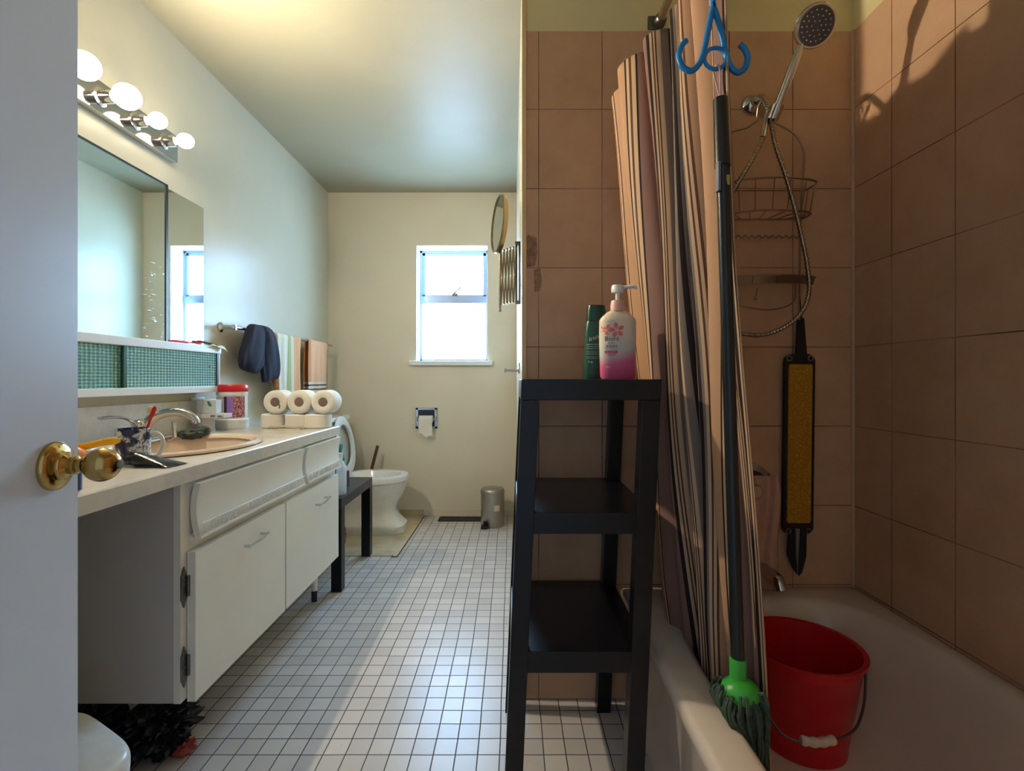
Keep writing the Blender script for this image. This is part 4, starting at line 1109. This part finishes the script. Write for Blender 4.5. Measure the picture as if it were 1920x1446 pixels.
# shower arm, hand shower, hose
ar = thing('hand_shower', P(1410, 200, YA), 'chrome shower arm and hand shower with hose on the tiled end wall', 'shower')
fa = P(1409, 198, YA); hold = P(1443, 208, 1.45)
MB().lathe([(.034, 0), (.033, .006), (.026, .016), (.014, .022), (.013, .03)], 32, frame(fa, (0, -1, 0))).build('wall_flange', CHROME, ar)
MB().tube(crom([fa, fa+Vector((.008, -.05, .0)), hold], 6), .0095, 12).build('pipe', CHROME, ar)
b = MB(); b.ball(hold, .017, 2); b.cyl(hold+Vector((-.022, .0, -.004)), hold+Vector((.004, 0, .002)), .018, .016, 18)
hb, ht = P(1449, 222, 1.43), P(1503, 82, 1.375)
hu = (ht-hb).normalized()
b.cyl(hb-hu*.004, hb+hu*.034, .0165, .018, 18); b.build('holder', CHROME, ar)
b = MB().tube([hb, hb+hu*.05, hb+hu*.12, hb+hu*.17, ht], [.0105, .0115, .0125, .0115, .010], 16); b.build('shower_handle', CHROME, ar)
hc = P(1526, 49, 1.355); hn = Vector((-.12, -.80, -.50)).normalized()
hd_ = MB().lathe([(0, -.026), (.018, -.026), (.034, -.018), (.050, -.002), (.054, .008), (.051, .014), (0, .014)], 40, frame(hc, hn)).build('shower_head', CHROME, ar)
MB().lathe([(0, .0138), (.047, .0138), (.044, .017), (0, .0185)], 36, frame(hc, hn)).build('spray_face', M_('grey spray face', (86, 82, 84), .3), hd_)
b = MB(); Mf = frame(hc, hn)
for (n, r) in ((6, .012), (12, .024), (18, .036)):
    for k in range(n):
        a = 2*pi*k/n; b.ball(Mf @ Vector((r*cos(a), r*sin(a), .0175)), .0022, 1)
b.build('nozzles', M_('pale rubber', (150, 146, 146), .5), hd_)
hs = [P(1436, 232, 1.44), P(1430, 258, 1.43), P(1412, 296, 1.42), P(1388, 336, 1.42), P(1368, 372, 1.43), P(1350, 430, 1.45), P(1340, 510, 1.47), P(1350, 580, 1.48), P(1378, 618, 1.47), P(1405, 628, 1.46), P(1440, 626, 1.45), P(1478, 609, 1.44), P(1505, 582, 1.43), P(1517, 545, 1.43), P(1513, 495, 1.43), P(1502, 440, 1.43), P(1490, 390, 1.43), P(1473, 330, 1.43), P(1456, 280, 1.43), P(1448, 245, 1.43), P(1447, 226, 1.43)]
cr = crom(hs, 26)
b = MB().tube(cr, [.0072 if j % 4 < 2 else .0055 for j in range(len(cr))], 10)
b.build('hose', metal('hose steel', (176, 160, 140), .25), ar)
b = MB(); b.cyl(hs[0]+Vector((.004, 0, .026)), hs[1], .0095, .0085, 14); b.build('hose_nut', CHROME, ar)

# wire caddy
cd = thing('shower_caddy', P(1440, 560, 1.53), 'chrome wire shower caddy hanging from the shower arm', 'caddy')
CW = metal('caddy wire', (150, 132, 112), .3)
D = lambda x, y, Y=1.54: P(x, y, Y)
b = MB()
b.tube(crom([D(1420, 226), D(1421, 205, 1.53), D(1428, 193, 1.52), D(1437, 200, 1.52), D(1438, 222)], 5), .003, 7)
b.tube(crom([D(1420, 226), D(1400, 240), D(1372, 248), D(1352, 268), D(1345, 310), D(1352, 362)], 6), .003, 7)
b.tube(crom([D(1438, 222), D(1460, 234), D(1490, 252), D(1506, 280), D(1507, 310), D(1503, 360)], 6), .003, 7)
b.tube([D(1352, 362), D(1358, 420), D(1362, 600)], .003, 7); b.tube([D(1503, 360), D(1500, 445), D(1498, 600)], .003, 7)
b.build('hanger_frame', CW, cd)
def basket_loop(y, dep, x0=1352, x1=1510):
    a, c = D(x0, y, 1.555), D(x1, y, 1.555); z = a.z
    return [(a.x, 1.555, z), (a.x+.01, 1.555-dep*.7, z), ((a.x+c.x)/2, 1.555-dep, z), (c.x-.01, 1.555-dep*.7, z), (c.x, 1.555, z)]
b = MB()
tp = crom(basket_loop(357, .10), 8); bt = crom(basket_loop(411, .085, 1358, 1503), 8)
b.tube(tp, .003, 7); b.tube(bt, .003, 7); b.tube([tp[0], tp[-1]], .003, 7); b.tube([bt[0], bt[-1]], .003, 7)
for j in range(0, len(tp), 3): b.tube([tp[j], bt[j]], .0018, 6)
for j in range(1, 9):
    q = j/9; b.tube([Vector(bt[0]).lerp(bt[-1], q), bt[min(len(bt)-1, int(q*(len(bt)-1)+.5))]], .0018, 6)
b.build('basket', CW, cd)
b = MB(); b.tube([D(1362+ (1500-1362)*j/40, 444+3*sin(j*1.7), 1.55) for j in range(41)], .0028, 6); b.build('wavy_bar', CW, cd)
b = MB(); dl = crom(basket_loop(527, .09), 8); b.tube(dl, .003, 7); b.tube([dl[0], dl[-1]], .003, 7)
dd_ = [Vector((p.x, 1.555-(1.555-p.y)*.85, p.z-.022*min(1, (1.555-p.y)/.05))) for p in dl]
b.rings([dl, dd_], closed=False)
for j in range(4, len(dl)-4, 4): b.tube([dl[j], dd_[j]], .0018, 6)
b.tube(crom([D(1420, 540, 1.48), D(1418, 552, 1.475), D(1414, 562, 1.475), D(1420, 560, 1.47)], 5), .002, 6)
b.build('soap_dish', CW, cd)
b = MB(); b.tube(crom([D(1362, 560), D(1370, 568, 1.53), D(1400, 576, 1.52), D(1440, 581, 1.52), D(1475, 574, 1.52), D(1490, 560, 1.53), D(1491, 530)], 6), .0025, 7); b.build('lower_loop', CW, cd)

# back scrubber
bs = thing('back_scrubber', P(1500, 830, 1.55), 'yellow back scrubber strap with black border hanging on the tiled end wall', 'scrubber')
KY = 1.545
BLK = M_('black webbing', (24, 20, 20), .7, 0, .2, 80)
def slab(poly, y, th): return MB().prism([P(x, yy, y) for x, yy in poly], (0, th, 0))
def rr(x0, x1, y0, y1, r, n=5):
    o = []
    for (cx_, cy_, a0) in ((x0+r, y0+r, pi), (x1-r, y0+r, 1.5*pi), (x1-r, y1-r, 0), (x0+r, y1-r, .5*pi)):
        for k in range(n+1):
            a = a0+.5*pi*k/n; o.append((cx_+r*cos(a), cy_+r*sin(a)))
    return o
def skew(poly): return [(x-.012*(y-830), y) for x, y in poly]
slab(skew(rr(1471, 1527, 664, 1003, 14)), KY, .014).build('border', M_('brown black binding', (40, 26, 18), .7), bs)
t = NT('yellow scrub mesh'); co = t.coord(); vz = t.new('ShaderNodeTexVoronoi'); vz.inputs['Scale'].default_value = 130; t.l.new(co, vz.inputs['Vector'])
t.base(t.ramp(vz.outputs['Distance'], [(.1, _lin((216, 160, 20))), (.5, _lin((186, 128, 12)))]), .7); t.bump(vz.outputs['Distance'], .8, .003)
slab(skew(rr(1478, 1522, 683, 981, 4)), KY-.006, .012).build('scrub_pad', t.m, bs)
b = MB()
b.prism([P(x, y, KY-.002) for x, y in [(1497, 600), (1508, 596), (1514, 672), (1516, 684), (1492, 684), (1494, 668)]], (0, .01, 0))
b.build('upper_strap', BLK, bs)
b = MB()
b.prism([P(x, y, KY-.002) for x, y in [(1481, 992), (1492, 992), (1492, 1040), (1496, 1078), (1488, 1066), (1478, 1040)]], (0, .01, 0)); b.prism([P(x, y, KY-.004) for x, y in [(1500, 992), (1513, 992), (1512, 1044), (1504, 1074), (1498, 1080), (1496, 1078)]], (0, .012, 0))
b.build('lower_strap', BLK, bs)
b = MB().prism([P(x, y, KY-.003) for x, y in [(1492, 992), (1500, 992), (1499, 1076), (1495, 1078)]], (0, .006, 0)); b.build('grey_webbing', M_('grey webbing', (130, 124, 120), .7), bs)
b = MB()
for (x, y) in ((1480, 672), (1520, 672), (1478, 996), (1516, 996)):
    q = P(x, y, KY-.002); b.tube([q+Vector((.008*cos(a*pi/6), 0, .008*sin(a*pi/6))) for a in range(12)], .0018, 6, True)
b.build('eyelets', CHROME, bs)
MB().tube([P(1503, 600, 1.545), P(1501, 580, 1.54), P(1499, 560, 1.54)], .003, 6).build('hanging_loop', BLK, bs)

# tub valve, spout and pale washcloth
vv = thing('tub_valve', P(1405, 915, YA), 'round chrome bath valve plate half hidden behind the curtain', 'valve')
vc = P(1402, 915, YA)
MB().lathe([(0, 0), (.082, 0), (.080, .006), (.06, .014), (.052, .010), (.0, .012)], 48, frame(vc, (0, -1, 0))).build('valve_plate', CHROME, vv)
MB().lathe([(.024, .008), (.022, .05), (.018, .056), (0, .056)], 24, frame(vc, (0, -1, 0))).build('valve_knob', CHROME, vv)
ss = thing('tub_spout', P(1430, 1062, YA), 'chrome bath spout low on the tiled end wall', 'spout')
c_ = P(1425, 1062, YA)
MB().tube(crom([c_, c_+Vector((0, -.06, .0)), c_+Vector((.002, -.10, -.006)), c_+Vector((.004, -.115, -.03))], 6), .02, 16).build('spout_body', CHROME, ss)
MB().lathe([(.03, 0), (.03, .006), (.021, .012)], 24, frame(c_, (0, -1, 0))).build('spout_flange', CHROME, ss)
def wash(u, v):
    x = 1408+(46+10*sin(v*3))*u+5*sin(v*6+1); y = 892+(238-40*abs(u-.35)*1.4)*v
    p = P(x, y, YA-.028-.010*sin(u*8+v*2)); return p
tag(MB().grid(wash, 18, 40).build('washcloth', M_('pale pink cloth', (206, 160, 140), .85, 0, .08, 50, .4), solid=.003), 'pale pink washcloth hanging from the bath valve', 'cloth')

# ================================================================== FLOOR LEFT CORNER
# white lidded bin under the counter
uu = Vector((-.87, .49, 0)).normalized(); ww = Vector((-.49, -.87, 0)).normalized()
cc = Vector((-.690, .925, 0))+uu*.15+ww*.15
Mb = Matrix.Translation(cc) @ Matrix(((uu.x, ww.x, 0, 0), (uu.y, ww.y, 0, 0), (0, 0, 1, 0), (0, 0, 0, 1)))
wb = thing('waste_bin', cc, 'white plastic bin with rounded lid under the counter by the door', 'bin')
MB().lathe([(0, .002), (.112, 0), (.118, .01), (.142, .255), (.140, .262), (0, .262)], 48, Mb, exp=3.6).build('bin_body', WHITEP, wb)
MB().lathe([(.144, .255), (.152, .258), (.154, .306), (.152, .314), (.146, .319), (.138, .321), (.09, .327), (0, .331)], 64, Mb, exp=4.5).build('lid', WHITEP, wb)
# black rubbish bag
BAG = M_('black bin liner', (14, 16, 17), .35, 0, .4, 20, .9, 30)
rb = thing('rubbish_bag', (-1.0, 1.38, 0), 'crumpled black plastic bag on the floor under the vanity', 'bag')
b = MB(); b.ball((-.985, 1.370, .066), .1, 5, (.85, .90, .62), .42, 4.2, 2); b.ball((-1.17, 1.33, .072), .12, 5, (1, .8, .56), .40, 3.8, 9); b.ball((-.945, 1.345, .040), .048, 4, (1, 1.0, .8), .5, 5, 4)
b.xf(lambda c: (c.x, c.y, min(max(c.z, .002), .196 if c.y > 1.22 else 1))); b.build('bag_body', BAG, rb, smooth=60)
b = MB(); b.ball((-.893, 1.345, .016), .026, 3, (.9, 1.1, .6), .5, 3, 7); b.xf(lambda c: (c.x, c.y, max(c.z, .002))); b.build('red_wrapper', M_('dull red wrapper', (150, 52, 46), .5, 0, .3, 40), rb)
